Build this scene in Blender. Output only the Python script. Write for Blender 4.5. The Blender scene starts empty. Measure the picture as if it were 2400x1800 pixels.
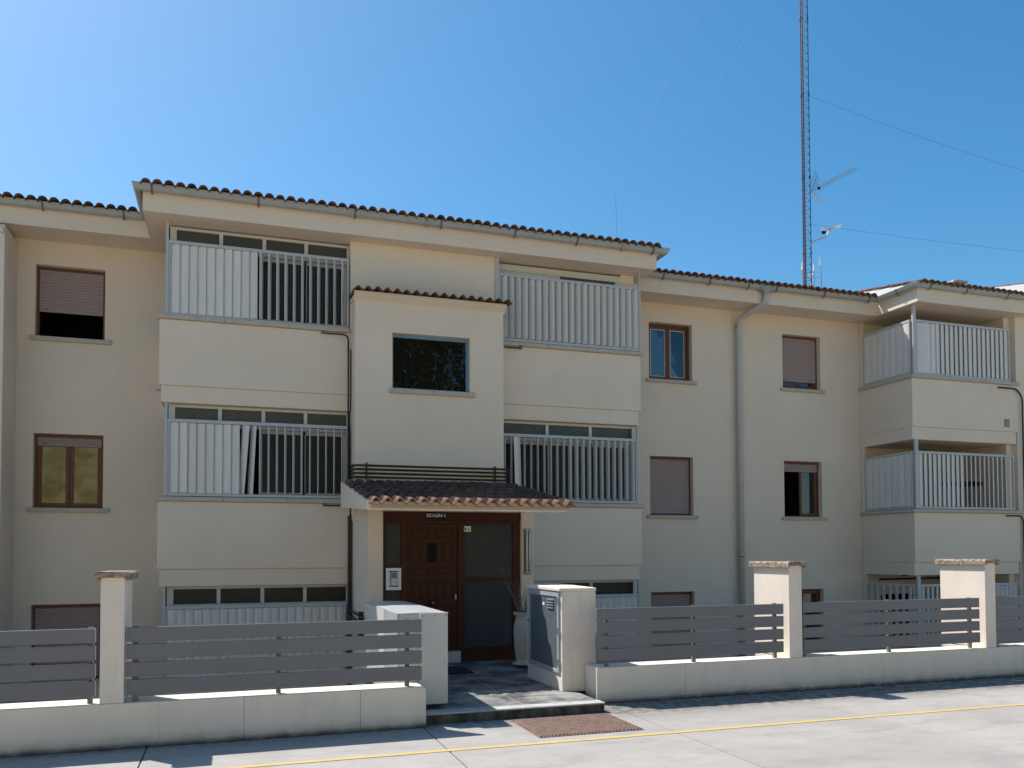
import bpy, bmesh, math, random
from mathutils import Vector, Matrix
random.seed(7)
R = math.radians
scn = bpy.context.scene
col = scn.collection

# ------------------------------------------------------------------ camera
cam_d = bpy.data.cameras.new('camera'); cam = bpy.data.objects.new('camera', cam_d); col.objects.link(cam)
cr = Vector((0.94846181, -0.3168693, -0.00374598)); cu = Vector((-0.00658599, -0.03152909, 0.99948114)); cf = Vector((0.316823, 0.94794502, 0.03199103))
m3 = Matrix((cr, cu, -cf)).transposed()
cam.matrix_world = Matrix.Translation((0, 0, 1.8)) @ m3.to_4x4()
cam_d.sensor_fit = 'HORIZONTAL'; cam_d.sensor_width = 36.0; cam_d.lens = 1963.7 / 2400 * 36
cam_d.shift_x = 0.0; cam_d.shift_y = (1233.39 - 900) / 2400
cam_d.clip_end = 3000
scn.camera = cam
# ------------------------------------------------------------------ light
SUN = Vector((-0.46, 0.538, 1.0)).normalized()
elev = math.asin(SUN.z); azim = math.atan2(SUN.x, SUN.y)      # clockwise from +Y
w = bpy.data.worlds.new('World'); scn.world = w; w.use_nodes = True
nt = w.node_tree; nt.nodes.clear()
sky = nt.nodes.new('ShaderNodeTexSky'); sky.sky_type = 'NISHITA'; sky.sun_disc = False
sky.sun_elevation = elev; sky.sun_rotation = azim % (2 * math.pi)
sky.altitude = 150; sky.air_density = 1.0; sky.dust_density = 1.2; sky.ozone_density = 2.5
bg = nt.nodes.new('ShaderNodeBackground'); bg.inputs['Strength'].default_value = 0.127
wo = nt.nodes.new('ShaderNodeOutputWorld')
hs = nt.nodes.new('ShaderNodeHueSaturation'); hs.inputs['Saturation'].default_value = 1.36; hs.inputs['Hue'].default_value = 0.488
nt.links.new(sky.outputs[0], hs.inputs['Color']); nt.links.new(hs.outputs[0], bg.inputs[0]); nt.links.new(bg.outputs[0], wo.inputs[0])
sl = bpy.data.lights.new('sun', 'SUN'); sl.energy = 5.0; sl.angle = R(0.53); sl.color = (1.0, 0.97, 0.92)
so = bpy.data.objects.new('sun', sl); col.objects.link(so)
so.rotation_euler = (-SUN).to_track_quat('-Z', 'Y').to_euler(); so.location = (-20, 25, 40)
vs = scn.view_settings; vs.view_transform = 'Standard'; vs.look = 'None'; vs.exposure = 0.36; vs.gamma = 1.0; vs.use_curve_mapping = False
scn.cycles.max_bounces = 8; scn.cycles.diffuse_bounces = 4; scn.cycles.transparent_max_bounces = 12

# ------------------------------------------------------------------ materials
def lin(c): return tuple(c) + (1.0,)
def mat(name, base, rough=0.8, var=0.0, vscale=3.0, bump=0.0, bscale=60.0, metal=0.0, dark=None, dscale=1.5, dlo=0.5, dhi=0.75, damt=0.6, stretch=(1, 1, 1), spec=0.3, perobj=0.0):
    m = bpy.data.materials.new(name); m.use_nodes = True; n = m.node_tree.nodes; l = m.node_tree.links
    b = n['Principled BSDF']; b.inputs['Roughness'].default_value = rough; b.inputs['Metallic'].default_value = metal
    b.inputs['Specular IOR Level'].default_value = spec
    tc = n.new('ShaderNodeTexCoord'); geo = n.new('ShaderNodeNewGeometry')
    mp = n.new('ShaderNodeMapping'); mp.inputs['Scale'].default_value = stretch; l.new(geo.outputs['Position'], mp.inputs[0])
    src = mp.outputs[0]
    rgb = n.new('ShaderNodeRGB'); rgb.outputs[0].default_value = lin(base); cur = rgb.outputs[0]
    if var:
        t = n.new('ShaderNodeTexNoise'); t.inputs['Scale'].default_value = vscale; t.inputs['Detail'].default_value = 6; t.inputs['Roughness'].default_value = .6
        l.new(src, t.inputs['Vector'])
        r = n.new('ShaderNodeMapRange'); r.inputs[1].default_value = .3; r.inputs[2].default_value = .7; r.inputs[3].default_value = 1 - var; r.inputs[4].default_value = 1 + var
        l.new(t.outputs[0], r.inputs[0])
        v = n.new('ShaderNodeVectorMath'); v.operation = 'SCALE'; l.new(cur, v.inputs[0]); l.new(r.outputs[0], v.inputs['Scale']); cur = v.outputs[0]
    if perobj:
        oi = n.new('ShaderNodeObjectInfo')
        r = n.new('ShaderNodeMapRange'); r.inputs[3].default_value = 1 - perobj; r.inputs[4].default_value = 1 + perobj
        l.new(oi.outputs['Random'], r.inputs[0])
        v = n.new('ShaderNodeVectorMath'); v.operation = 'SCALE'; l.new(cur, v.inputs[0]); l.new(r.outputs[0], v.inputs['Scale']); cur = v.outputs[0]
    if dark:
        t = n.new('ShaderNodeTexNoise'); t.inputs['Scale'].default_value = dscale; t.inputs['Detail'].default_value = 8; t.inputs['Roughness'].default_value = .65
        l.new(src, t.inputs['Vector'])
        r = n.new('ShaderNodeMapRange'); r.inputs[1].default_value = dlo; r.inputs[2].default_value = dhi; r.inputs[3].default_value = 0; r.inputs[4].default_value = damt; r.clamp = True
        l.new(t.outputs[0], r.inputs[0])
        mx = n.new('ShaderNodeMix'); mx.data_type = 'RGBA'; l.new(r.outputs[0], mx.inputs[0]); l.new(cur, mx.inputs[6]); mx.inputs[7].default_value = lin(dark); cur = mx.outputs[2]
    l.new(cur, b.inputs['Base Color'])
    if bump:
        t = n.new('ShaderNodeTexNoise'); t.inputs['Scale'].default_value = bscale; t.inputs['Detail'].default_value = 5
        l.new(geo.outputs['Position'], t.inputs['Vector'])
        bp = n.new('ShaderNodeBump'); bp.inputs['Strength'].default_value = bump; bp.inputs['Distance'].default_value = .01
        l.new(t.outputs[0], bp.inputs['Height']); l.new(bp.outputs[0], b.inputs['Normal'])
    m['cur'] = 0
    return m
def add_layer(m, noise_scale, stretch, lo, hi, color, amt, zlo=None, zhi=None, zpow=1.0, axis=2):
    """extra dirt layer: noise mask, optionally faded by world height (zlo=full, zhi=none)"""
    n = m.node_tree.nodes; l = m.node_tree.links; b = n['Principled BSDF']
    cur = b.inputs['Base Color'].links[0].from_socket
    geo = n.new('ShaderNodeNewGeometry'); mp = n.new('ShaderNodeMapping'); mp.inputs['Scale'].default_value = stretch
    l.new(geo.outputs['Position'], mp.inputs[0])
    t = n.new('ShaderNodeTexNoise'); t.inputs['Scale'].default_value = noise_scale; t.inputs['Detail'].default_value = 8; t.inputs['Roughness'].default_value = .65
    l.new(mp.outputs[0], t.inputs['Vector'])
    r = n.new('ShaderNodeMapRange'); r.clamp = True; r.inputs[1].default_value = lo; r.inputs[2].default_value = hi; r.inputs[3].default_value = 0; r.inputs[4].default_value = amt
    l.new(t.outputs[0], r.inputs[0]); f = r.outputs[0]
    if zlo is not None:
        sp = n.new('ShaderNodeSeparateXYZ'); l.new(geo.outputs['Position'], sp.inputs[0])
        z = n.new('ShaderNodeMapRange'); z.clamp = True; z.inputs[1].default_value = zlo; z.inputs[2].default_value = zhi; z.inputs[3].default_value = 1; z.inputs[4].default_value = 0
        l.new(sp.outputs[axis], z.inputs[0])
        p = n.new('ShaderNodeMath'); p.operation = 'POWER'; l.new(z.outputs[0], p.inputs[0]); p.inputs[1].default_value = zpow
        q = n.new('ShaderNodeMath'); q.operation = 'MULTIPLY'; l.new(f, q.inputs[0]); l.new(p.outputs[0], q.inputs[1]); f = q.outputs[0]
    mx = n.new('ShaderNodeMix'); mx.data_type = 'RGBA'; l.new(f, mx.inputs[0]); l.new(cur, mx.inputs[6]); mx.inputs[7].default_value = lin(color)
    l.new(mx.outputs[2], b.inputs['Base Color'])

WALLC = (0.765, 0.625, 0.50)
M = {}
M['wall'] = mat('painted_render', WALLC, .9, .035, .9, .12, 45, dark=(.46, .41, .33), dscale=1.1, dlo=.56, dhi=.8, damt=.22)
add_layer(M['wall'], 1.6, (3.0, 3.0, .3), .55, .8, (.46, .40, .32), .10)
add_layer(M['wall'], 55, (1, 1, 1), .70, .74, (.35, .3, .24), .35)
M['fwall'] = mat('boundary_render', (0.80, .69, .585), .9, .04, 2.0, .2, 40)
add_layer(M['fwall'], 2.0, (4, 4, .35), .5, .8, (.42, .38, .32), .28)
add_layer(M['fwall'], 1.2, (1, 1, 1), .45, .75, (.5, .46, .39), .3)
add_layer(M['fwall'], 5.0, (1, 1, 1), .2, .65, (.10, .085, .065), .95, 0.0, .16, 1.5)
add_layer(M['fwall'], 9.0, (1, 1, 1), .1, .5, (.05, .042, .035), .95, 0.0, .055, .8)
M['cheek_white'] = mat('cheek_white', (.80, .77, .72), .9, .04, 1.0, .1, 40)  # whiter than the walls: the sun's glare on the cheeks painted in
M['sill'] = mat('cast_stone', (.50, .435, .36), .85, .1, 14, .25, 70, dark=(.2, .18, .15), dscale=7, dlo=.55, dhi=.8, damt=.5)
M['alu'] = mat('grey_aluminium', (.48, .47, .465), .45, .04, 6, metal=.0, spec=.5)
M['white'] = mat('white_lacquer', (.68, .635, .595), .45, .05, 5, spec=.45, perobj=.04, stretch=(4, 4, .5))
M['wframe'] = mat('white_frame', (.60, .58, .53), .4, .03, 8, spec=.45)
M['gutter'] = mat('zinc_gutter', (.36, .365, .36), .5, .1, 4, .05, 30, metal=.25, dark=(.2, .19, .17), dscale=4, dlo=.55, dhi=.8, damt=.35, spec=.5)
M['pipe'] = mat('downpipe_zinc', (.52, .48, .45), .55, .05, 3, spec=.4)
M['bracket'] = mat('bracket_steel', (.13, .125, .12), .6, .1, 20)
M['shutter'] = mat('shutter_slats', (.36, .27, .255), .6, .06, 10, perobj=.02)
M['wood'] = mat('varnished_wood', (.14, .042, .012), .5, .25, 14, .08, 60, stretch=(6, 6, .6), spec=.5)
M['door'] = mat('dark_wood', (.058, .017, .007), .5, .3, 10, .1, 60, stretch=(6, 6, .6), spec=.2)
M['fence'] = mat('grey_fence', (.145, .145, .155), .38, .05, 2.0, .03, 80, spec=.5)
add_layer(M['fence'], 3.0, (6, 6, .6), .62, .8, (.10, .1, .1), .4)
M['tile'] = mat('clay_tile', (.20, .085, .05), .85, .25, 22, .4, 70, dark=(.055, .045, .042), dscale=9, dlo=.42, dhi=.62, damt=.85, perobj=.22)
M['tileold'] = mat('lichen_tile', (.135, .075, .055), .9, .35, 25, .5, 70, dark=(.045, .036, .033), dscale=18, dlo=.42, dhi=.64, damt=.75, perobj=.3)
M['tilesun'] = mat('front_tile', (.34, .18, .12), .85, .22, 30, .4, 80, dark=(.22, .14, .11), dscale=14, dlo=.52, dhi=.74, damt=.7, perobj=.14)  # porch front row: paler base, its sunlit strip is put into the colour
M['mortar'] = mat('mortar', (.42, .37, .30), .95, .1, 15, .3, 50)
M['cap'] = mat('clay_cap', (.40, .30, .225), .9, .25, 22, .5, 60, dark=(.07, .06, .05), dscale=16, dlo=.42, dhi=.62, damt=.85)
M['concrete'] = mat('road_concrete', (.365, .335, .305), .85, .07, .8, .25, 45, dark=(.285, .262, .24), dscale=.9, dlo=.45, dhi=.75, damt=.6, perobj=.035)
add_layer(M['concrete'], 1.7, (.7, 1.8, 1), .50, .66, (.245, .23, .212), .55)
add_layer(M['concrete'], 9, (.5, 1.5, 1), .52, .7, (.27, .252, .232), .45)
add_layer(M['concrete'], .9, (.8, 1.2, 1), .55, .72, (.44, .41, .375), .6)
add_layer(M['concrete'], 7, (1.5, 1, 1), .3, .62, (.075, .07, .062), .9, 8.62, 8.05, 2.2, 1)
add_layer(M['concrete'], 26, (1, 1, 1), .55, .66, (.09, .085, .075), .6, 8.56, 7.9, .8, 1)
add_layer(M['concrete'], 16, (1, 1, 1), .66, .75, (.22, .2, .18), .55)
M['joint'] = mat('joint_dark', (.10, .095, .085), .95, .2, 20)
M['yellow'] = mat('yellow_paint', (.60, .41, .12), .7, .1, 8, dark=(.45, .38, .25), dscale=9, dlo=.5, dhi=.68, damt=.75)
M['rust'] = mat('rusty_iron', (.22, .145, .115), .7, .3, 18, .3, 80, dark=(.36, .28, .23), dscale=5, dlo=.60, dhi=.72, damt=.6, metal=.1)
M['pave'] = mat('stone_paving', (.30, .285, .265), .75, .16, 6, .25, 50, dark=(.07, .066, .064), dscale=2.6, dlo=.40, dhi=.58, damt=.88, perobj=.12)
M['nosing'] = mat('nosing_stone', (.46, .455, .44), .7, .1, 8, .2, 50, dark=(.2, .19, .18), dscale=5, dlo=.5, dhi=.7, damt=.6)
M['riser'] = mat('stained_riser', (.13, .115, .095), .95, .35, 9, .6, 30, dark=(.035, .03, .025), dscale=7, dlo=.4, dhi=.6, damt=.9, stretch=(1, 1, .5))
M['galv'] = mat('galvanised_sheet', (.56, .56, .55), .4, .06, 3, .03, 30, metal=.35, spec=.5, dark=(.36, .4, .44), dscale=2.5, dlo=.5, dhi=.7, damt=.5)
M['panelw'] = mat('offwhite_sheet', (.56, .545, .51), .6, .03, 3, .03, 40)
add_layer(M['panelw'], 6, (1, 1, 1), .3, .7, (.35, .27, .17), .5, .15, .4, 1.5)
M['cabdoor'] = mat('cabinet_door', (.11, .125, .14), .5, .08, 5, .05, 40, spec=.5, dark=(.45, .46, .47), dscale=22, dlo=.68, dhi=.74, damt=.8)
M['cabframe'] = mat('cabinet_frame', (.36, .38, .40), .5, .06, 8, spec=.5)
M['black'] = mat('black_plastic', (.012, .012, .013), .7, .1, 10, spec=.15)
M['rail'] = mat('black_conduit', (.028, .027, .028), .5, .1, 10)
M['brownpipe'] = mat('brown_pipe', (.045, .026, .022), .5, .1, 10)
M['pot'] = mat('glazed_pot', (.50, .43, .36), .6, .08, 8, .1, 30, dark=(.32, .3, .28), dscale=5, dlo=.5, dhi=.75, damt=.4)
M['twig'] = mat('dry_twig', (.22, .17, .13), .9, .2, 20)
M['mat'] = mat('rubber_mat', (.018, .02, .03), .95, .2, 60, .5, 200)
M['letter'] = mat('white_letter', (.75, .75, .73), .6)
M['steel'] = mat('steel', (.45, .45, .45), .35, .05, 20, metal=.8, spec=.5)
M['mast'] = mat('mast_paint', (.085, .042, .038), .7, .25, 6)
M['mastg'] = mat('mast_steel', (.10, .10, .12), .6, .1, 6)
M['wire'] = mat('guy_wire', (.35, .37, .40), .6)
M['wired'] = mat('guy_wire_dark', (.14, .19, .26), .6)
M['antw'] = mat('white_plastic', (.8, .8, .8), .5)
M['ant'] = mat('antenna_aluminium', (.40, .38, .36), .5, .05, 8, metal=.3)
M['room'] = mat('room_plaster', (.20, .175, .145), .9, .05, 2)
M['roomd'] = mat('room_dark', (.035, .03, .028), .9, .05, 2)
M['bluef'] = mat('blue_frame', (.16, .27, .36), .4, .05, 8, spec=.5)
M['curtain'] = mat('curtain', (.42, .40, .36), .9, .1, 6, stretch=(8, 8, .5))
M['cloth'] = mat('brown_coat', (.12, .06, .025), .9, .1, 8)
M['grass'] = mat('dry_grass', (.42, .35, .15), .95, .3, 1.2, .4, 12, dark=(.20, .19, .06), dscale=.9, dlo=.45, dhi=.65, damt=.8)
M['leaf'] = mat('leaf', (.075, .10, .03), .8, .3, 2, perobj=.1)
M['bark'] = mat('bark', (.09, .065, .045), .95, .3, 10, .5, 30)
M['ground'] = mat('ground', (.26, .24, .20), .95, .2, .6, .3, 10)
M['interglass'] = mat('greenish_glass_edge', (.06, .16, .13), .2, spec=.6)
M['tube'] = mat('lamp_tube', (.62, .62, .60), .3, spec=.5)
M['sticky'] = mat('sticker_yellow', (.55, .58, .05), .6)
def glass_mat(name, tint, ior, rough=0.0, tex=False, diffuse_mix=None):
    m = bpy.data.materials.new(name); m.use_nodes = True; n = m.node_tree.nodes; l = m.node_tree.links; n.clear()
    o = n.new('ShaderNodeOutputMaterial'); mx = n.new('ShaderNodeMixShader'); t = n.new('ShaderNodeBsdfTransparent'); g = n.new('ShaderNodeBsdfGlossy'); f = n.new('ShaderNodeFresnel')
    t.inputs[0].default_value = lin(tint); g.inputs['Roughness'].default_value = rough; f.inputs[0].default_value = ior
    geo = n.new('ShaderNodeNewGeometry'); nz = n.new('ShaderNodeTexNoise'); nz.inputs['Scale'].default_value = 1.3 if not tex else 90
    l.new(geo.outputs['Position'], nz.inputs['Vector']); bp = n.new('ShaderNodeBump'); bp.inputs['Strength'].default_value = .12 if not tex else .5; bp.inputs['Distance'].default_value = .01
    l.new(nz.outputs[0], bp.inputs['Height']); l.new(bp.outputs[0], g.inputs['Normal'])
    l.new(f.outputs[0], mx.inputs[0]); l.new(t.outputs[0], mx.inputs[1]); l.new(g.outputs[0], mx.inputs[2]); last = mx.outputs[0]
    if diffuse_mix:
        df = n.new('ShaderNodeBsdfDiffuse'); df.inputs[0].default_value = lin(diffuse_mix[0]); m2 = n.new('ShaderNodeMixShader'); m2.inputs[0].default_value = diffuse_mix[1]
        l.new(last, m2.inputs[1]); l.new(df.outputs[0], m2.inputs[2]); last = m2.outputs[0]
    l.new(last, o.inputs[0])
    return m
M['glass'] = glass_mat('window_glass', (.55, .56, .56), 1.9)
M['glassd'] = glass_mat('dark_glass', (.25, .25, .25), 1.5, diffuse_mix=((.16, .14, .10), .06))
M['glasse'] = glass_mat('door_glass', (.45, .47, .48), 1.14, diffuse_mix=((.26, .27, .27), .20))  # grey diffuse share painted into the pane for the lighter interior behind it
M['glasst'] = glass_mat('obscured_glass', (.10, .10, .095), 1.6, .35, True)
M['glassf'] = mat('frosted_glass', (.065, .062, .055), .35, .15, 1.5, spec=.5)
M['haze'] = None

# ------------------------------------------------------------------ mesh helpers
class MB:
    def __init__(s): s.v = []; s.f = []
    def quad(s, a, b, c, d):
        i = len(s.v); s.v += [a, b, c, d]; s.f.append((i, i + 1, i + 2, i + 3)); return s
    def box(s, x0, x1, y0, y1, z0, z1):
        if x1 < x0: x0, x1 = x1, x0
        if y1 < y0: y0, y1 = y1, y0
        if z1 < z0: z0, z1 = z1, z0
        i = len(s.v)
        s.v += [(x0, y0, z0), (x1, y0, z0), (x1, y1, z0), (x0, y1, z0), (x0, y0, z1), (x1, y0, z1), (x1, y1, z1), (x0, y1, z1)]
        for q in ((0, 3, 2, 1), (4, 5, 6, 7), (0, 1, 5, 4), (1, 2, 6, 5), (2, 3, 7, 6), (3, 0, 4, 7)): s.f.append(tuple(i + k for k in q))
        return s
    def prism(s, pts, axis, a, b):
        """pts: 2D loop (ccw seen from +axis); axis 0: (y,z) pts along x, 1: (x,z) along y, 2: (x,y) along z"""
        def P(p, t): return (t, p[0], p[1]) if axis == 0 else ((p[0], t, p[1]) if axis == 1 else (p[0], p[1], t))
        i = len(s.v); n = len(pts)
        s.v += [P(p, a) for p in pts] + [P(p, b) for p in pts]
        s.f.append(tuple(i + k for k in reversed(range(n)))); s.f.append(tuple(i + n + k for k in range(n)))
        for k in range(n):
            j = (k + 1) % n; s.f.append((i + k, i + j, i + n + j, i + n + k))
        return s
    def tube(s, pts, r, n=8, cap=True):
        pts = [Vector(p) for p in pts]; rings = []
        rad = r if isinstance(r, (list, tuple)) else [r] * len(pts)
        up0 = None
        for k, p in enumerate(pts):
            d = (pts[min(k + 1, len(pts) - 1)] - pts[max(k - 1, 0)]).normalized()
            u = d.cross(Vector((0, 0, 1)))
            if u.length < .05: u = d.cross(Vector((0, 1, 0)))
            u.normalize()
            if up0 is not None:
                u = (up0 - d * up0.dot(d)).normalized()
            up0 = u; v = d.cross(u)
            i = len(s.v); rings.append(i)
            for q in range(n):
                a = 2 * math.pi * q / n; s.v.append(tuple(p + (u * math.cos(a) + v * math.sin(a)) * rad[k]))
        for a, b in zip(rings, rings[1:]):
            for q in range(n): s.f.append((a + q, a + (q + 1) % n, b + (q + 1) % n, b + q))
        if cap:
            s.f.append(tuple(rings[0] + q for q in reversed(range(n)))); s.f.append(tuple(rings[-1] + q for q in range(n)))
        return s
    def lathe(s, prof, cx, cy, n=24):
        rings = []
        for (r, z) in prof:
            i = len(s.v); rings.append(i)
            for q in range(n):
                a = 2 * math.pi * q / n; s.v.append((cx + r * math.cos(a), cy + r * math.sin(a), z))
        for a, b in zip(rings, rings[1:]):
            for q in range(n): s.f.append((a + q, a + (q + 1) % n, b + (q + 1) % n, b + q))
        s.f.append(tuple(rings[-1] + q for q in range(n))); s.f.append(tuple(rings[0] + q for q in reversed(range(n))))
        return s
    def mesh(s, name, m, bev=0.0, smooth=False):
        me = bpy.data.meshes.new(name); me.from_pydata(s.v, [], s.f); me.materials.append(m)
        bm = bmesh.new(); bm.from_mesh(me)
        bmesh.ops.recalc_face_normals(bm, faces=bm.faces)
        if bev: bmesh.ops.bevel(bm, geom=bm.edges[:], offset=bev, segments=1, affect='EDGES', clamp_overlap=True)
        bm.to_mesh(me); bm.free()
        if smooth:
            for p in me.polygons: p.use_smooth = True
        me.update(); return me
    def obj(s, name, m, parent=None, bev=0.0, smooth=False, stuff=False):
        o = bpy.data.objects.new(name, s.mesh(name, M[m] if isinstance(m, str) else m, bev, smooth)); col.objects.link(o)
        if parent: o.parent = parent
        if stuff: o['kind'] = 'stuff'
        return o
def B(name, m, parent, x0, x1, y0, y1, z0, z1, bev=0.004):
    return MB().box(x0, x1, y0, y1, z0, z1).obj(name, m, parent, bev)
def inst(name, me, loc=(0, 0, 0), rot=(0, 0, 0), parent=None, scale=None):
    o = bpy.data.objects.new(name, me); col.objects.link(o); o.location = loc; o.rotation_euler = rot
    if scale: o.scale = scale
    if parent: o.parent = parent
    return o
def tag(o, label=None, cat=None, group=None, kind=None):
    if label: o['label'] = label
    if cat: o['category'] = cat
    if group: o['group'] = group
    if kind: o['kind'] = kind
    return o
def thing(name, label, cat, loc=(0, 0, 0), group=None):
    o = bpy.data.objects.new(name, None); col.objects.link(o); o.empty_display_size = .2
    # parts are modelled in world coordinates: the root sits at the origin unless a location is given
    o.location = loc
    return tag(o, label, cat, group)
def root_at(root, loc):
    """move the empty to the thing's base while its parts stay where they are"""
    root.location = loc
    off = Vector(loc)
    for c in root.children: c.location = c.location - off
def holed_wall(mb, Y, Yb, x0, x1, z0, z1, holes):
    """front faces of a wall in the plane y=Y with openings and their reveals back to Yb"""
    xs = sorted({x0, x1} | {h[0] for h in holes} | {h[1] for h in holes}); zs = sorted({z0, z1} | {h[2] for h in holes} | {h[3] for h in holes})
    for a, b in zip(xs, xs[1:]):
        for c, d in zip(zs, zs[1:]):
            mx, mz = (a + b) / 2, (c + d) / 2
            if any(h[0] < mx < h[1] and h[2] < mz < h[3] for h in holes): continue
            mb.quad((a, Y, c), (b, Y, c), (b, Y, d), (a, Y, d))
            mb.quad((b, Yb, c), (a, Yb, c), (a, Yb, d), (b, Yb, d))
    for (a, b, c, d) in holes:
        mb.quad((a, Y, c), (a, Yb, c), (a, Yb, d), (a, Y, d)); mb.quad((b, Yb, c), (b, Y, c), (b, Y, d), (b, Yb, d))
        mb.quad((a, Y, d), (a, Yb, d), (b, Yb, d), (b, Y, d)); mb.quad((a, Yb, c), (a, Y, c), (b, Y, c), (b, Yb, c))
    mb.quad((x0, Y, z1), (x1, Y, z1), (x1, Yb, z1), (x0, Yb, z1))
    mb.quad((x0, Yb, z0), (x0, Y, z0), (x0, Y, z1), (x0, Yb, z1)); mb.quad((x1, Y, z0), (x1, Yb, z0), (x1, Yb, z1), (x1, Y, z1))
    return mb
def holed_obj(name, m, parent, *a):
    mb = holed_wall(MB(), *a)
    me = bpy.data.meshes.new(name); me.from_pydata(mb.v, [], mb.f); me.materials.append(M[m]); me.update()
    o = bpy.data.objects.new(name, me); col.objects.link(o); o.parent = parent; return o
def room(parent, x0, x1, y0, y1, z0, z1, m='room'):
    mb = MB(); mb.box(x0, x1, y0, y1, z0, z1); f = mb.f[:]; mb.f = [q for k, q in enumerate(f) if k != 2]
    me = bpy.data.meshes.new('room'); me.from_pydata(mb.v, [], mb.f); me.materials.append(M[m]); me.update()
    o = bpy.data.objects.new('room', me); col.objects.link(o); o.parent = parent; return o

# ------------------------------------------------------------------ setting: ground, road, landing
ZY = -1.35
g = MB().quad((-400, -400, ZY), (400, -400, ZY), (400, 400, ZY), (-400, 400, ZY)).obj('ground', 'ground'); tag(g, 'bare ground around the building', kind='structure')
road = MB()
road.box(-60, 60, -7, 8.66, ZY + .01, -.012); road.box(4.0, 60, 8.66, 9.3, ZY + .01, -.012)
road = road.obj('road', 'joint'); tag(road, 'pale concrete road in front of the fence', kind='structure')
xj = [-8.6, -6.0, -3.38, -.74, 1.89, 4.23, 6.62, 9.25, 11.9, 14.6, 17.3]
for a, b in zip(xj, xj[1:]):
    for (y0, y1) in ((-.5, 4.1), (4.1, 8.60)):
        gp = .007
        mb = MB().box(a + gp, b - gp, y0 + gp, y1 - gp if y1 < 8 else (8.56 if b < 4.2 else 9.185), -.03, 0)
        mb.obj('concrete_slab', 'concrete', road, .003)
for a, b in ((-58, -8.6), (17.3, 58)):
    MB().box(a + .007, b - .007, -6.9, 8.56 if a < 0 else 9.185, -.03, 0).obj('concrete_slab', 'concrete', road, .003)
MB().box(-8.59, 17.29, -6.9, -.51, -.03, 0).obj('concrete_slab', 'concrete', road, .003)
rm = MB(); n = 120
for k in range(n):
    xa, xb = -40 + 100 * k / n, -40 + 100 * (k + 1) / n
    ya = 7.455 + .006 * math.sin(xa * 1.3); yb = 7.455 + .006 * math.sin(xb * 1.3)
    rm.quad((xa, ya, .004), (xb, yb, .004), (xb, yb + .068, .004), (xa, ya + .068, .004))
rm.obj('road_marking', 'yellow', road)

landing = MB().box(1.93, 4.0, 8.74, 12.75, ZY, .075); landing.box(4.0, 4.6, 9.46, 12.6, ZY, .07); landing = landing.obj('landing', 'joint'); tag(landing, 'raised entrance landing of stone slabs between the two cabinets', kind='structure')
B('riser', 'riser', landing, 1.93, 4.0, 8.700, 8.74, 0.0, .0935, .004)
for a, b in ((1.93, 2.52), (2.52, 3.12), (3.12, 4.01)):
    B('nosing', 'nosing', landing, a + .002, b - .002, 8.692, 8.865, .094, .1125, .004)
xs = [1.93, 2.50, 3.10, 3.70, 4.0]; ys = [8.87, 9.38, 9.92, 10.50, 11.25, 12.0, 12.70]
for i in range(4):
    for j in range(6):
        dz = random.uniform(-.002, .002)
        B('paving_slab', 'pave', landing, xs[i] + .006, xs[i + 1] - .006, ys[j] + .006, ys[j + 1] - .006, .076, .11 + dz, .003)
MB().box(1.93, 4.0, 8.87, 12.7, .0755, .105).obj('mortar_bed', 'mortar', landing)
B('marble_step', 'nosing', landing, 2.18, 3.37, 12.60, 12.78, .112, .285, .004)

# ------------------------------------------------------------------ the building
bld = thing('apartment_building', 'three storey cream apartment block with louvred balconies and clay tile roof', 'building')
SOF = 7.18
YW, YBL, YBOX = 16.0, 14.40, 13.95
win = {}
WL = (-3.21, -2.13); WR = (8.46, 9.51); WS = (11.85, 12.88)
Z2 = (5.53, 6.77); Z1 = (2.60, 3.87); Z0 = (-.34, .955)
holed_obj('wall', 'wall', bld, YW, YW + .3, -9.5, -1.05, ZY, SOF, [WL + Z2, WL + Z1, WL + Z0])
holed_obj('wall', 'wall', bld, YW, YW + .3, 7.38, 13.98, ZY, SOF, [WR + Z2, WR + Z1, WR + Z0, WS + Z2, WS + Z1, WS + Z0])
MB().box(-9.5, -3.48, 15.13, 15.998, ZY, 7.09).obj('wall', 'wall', bld, .006)
MB().box(-3.62, -3.485, 15.05, 15.129, 6.94, 7.03).obj('ledge', 'wall', bld, .006)

# solid floor bands (parapet + recessed lintel) of the three balcony stacks
def bands(x0, x1, rec_l, rec_r, y0=YBL, back=16.3):
    for (zs, zm, zt) in ((ZY, None, -.28), (1.285, 1.56, 2.65), (4.24, 4.515, 5.58)):
        if zm is None:
            MB().box(x0, x1, y0, back, zs, zt).obj('parapet', 'wall', bld, .006); continue
        MB().box(x0 + rec_l, x1 - rec_r, y0 + .022, back, zs, zm - .001).obj('lintel', 'wall', bld, .006)
        MB().box(x0, x1, y0, back, zm, zt).obj('parapet', 'wall', bld, .008)
bands(-1.125, 1.90, .03, 0)
bands(4.50, 7.435, 0, .045)
bands(13.985, 17.0, .0, .03)
def sillrow(x0, x1, z, y0=YBL - .045, y1=14.62, cuts=3):
    L = (x1 - x0) / cuts
    for k in range(cuts):
        B('sill', 'sill', bld, x0 + k * L + .002, x0 + (k + 1) * L - .002, y0, y1, z, z + .07, .006)
for z in (5.582, 2.652): 
    sillrow(-1.155, 1.895, z); sillrow(4.55, 7.475, z)
sillrow(-1.155, 1.895, -.278); sillrow(4.55, 7.475, -.278)
for z in (5.582, 2.652, -.278):
    sillrow(13.94, 17.05, z)
    B('sill', 'sill', bld, 13.94, 14.2, 14.625, 15.28, z, z + .07, .006); B('sill', 'sill', bld, 13.94, 14.2, 15.285, 15.99, z, z + .07, .006)
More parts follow.
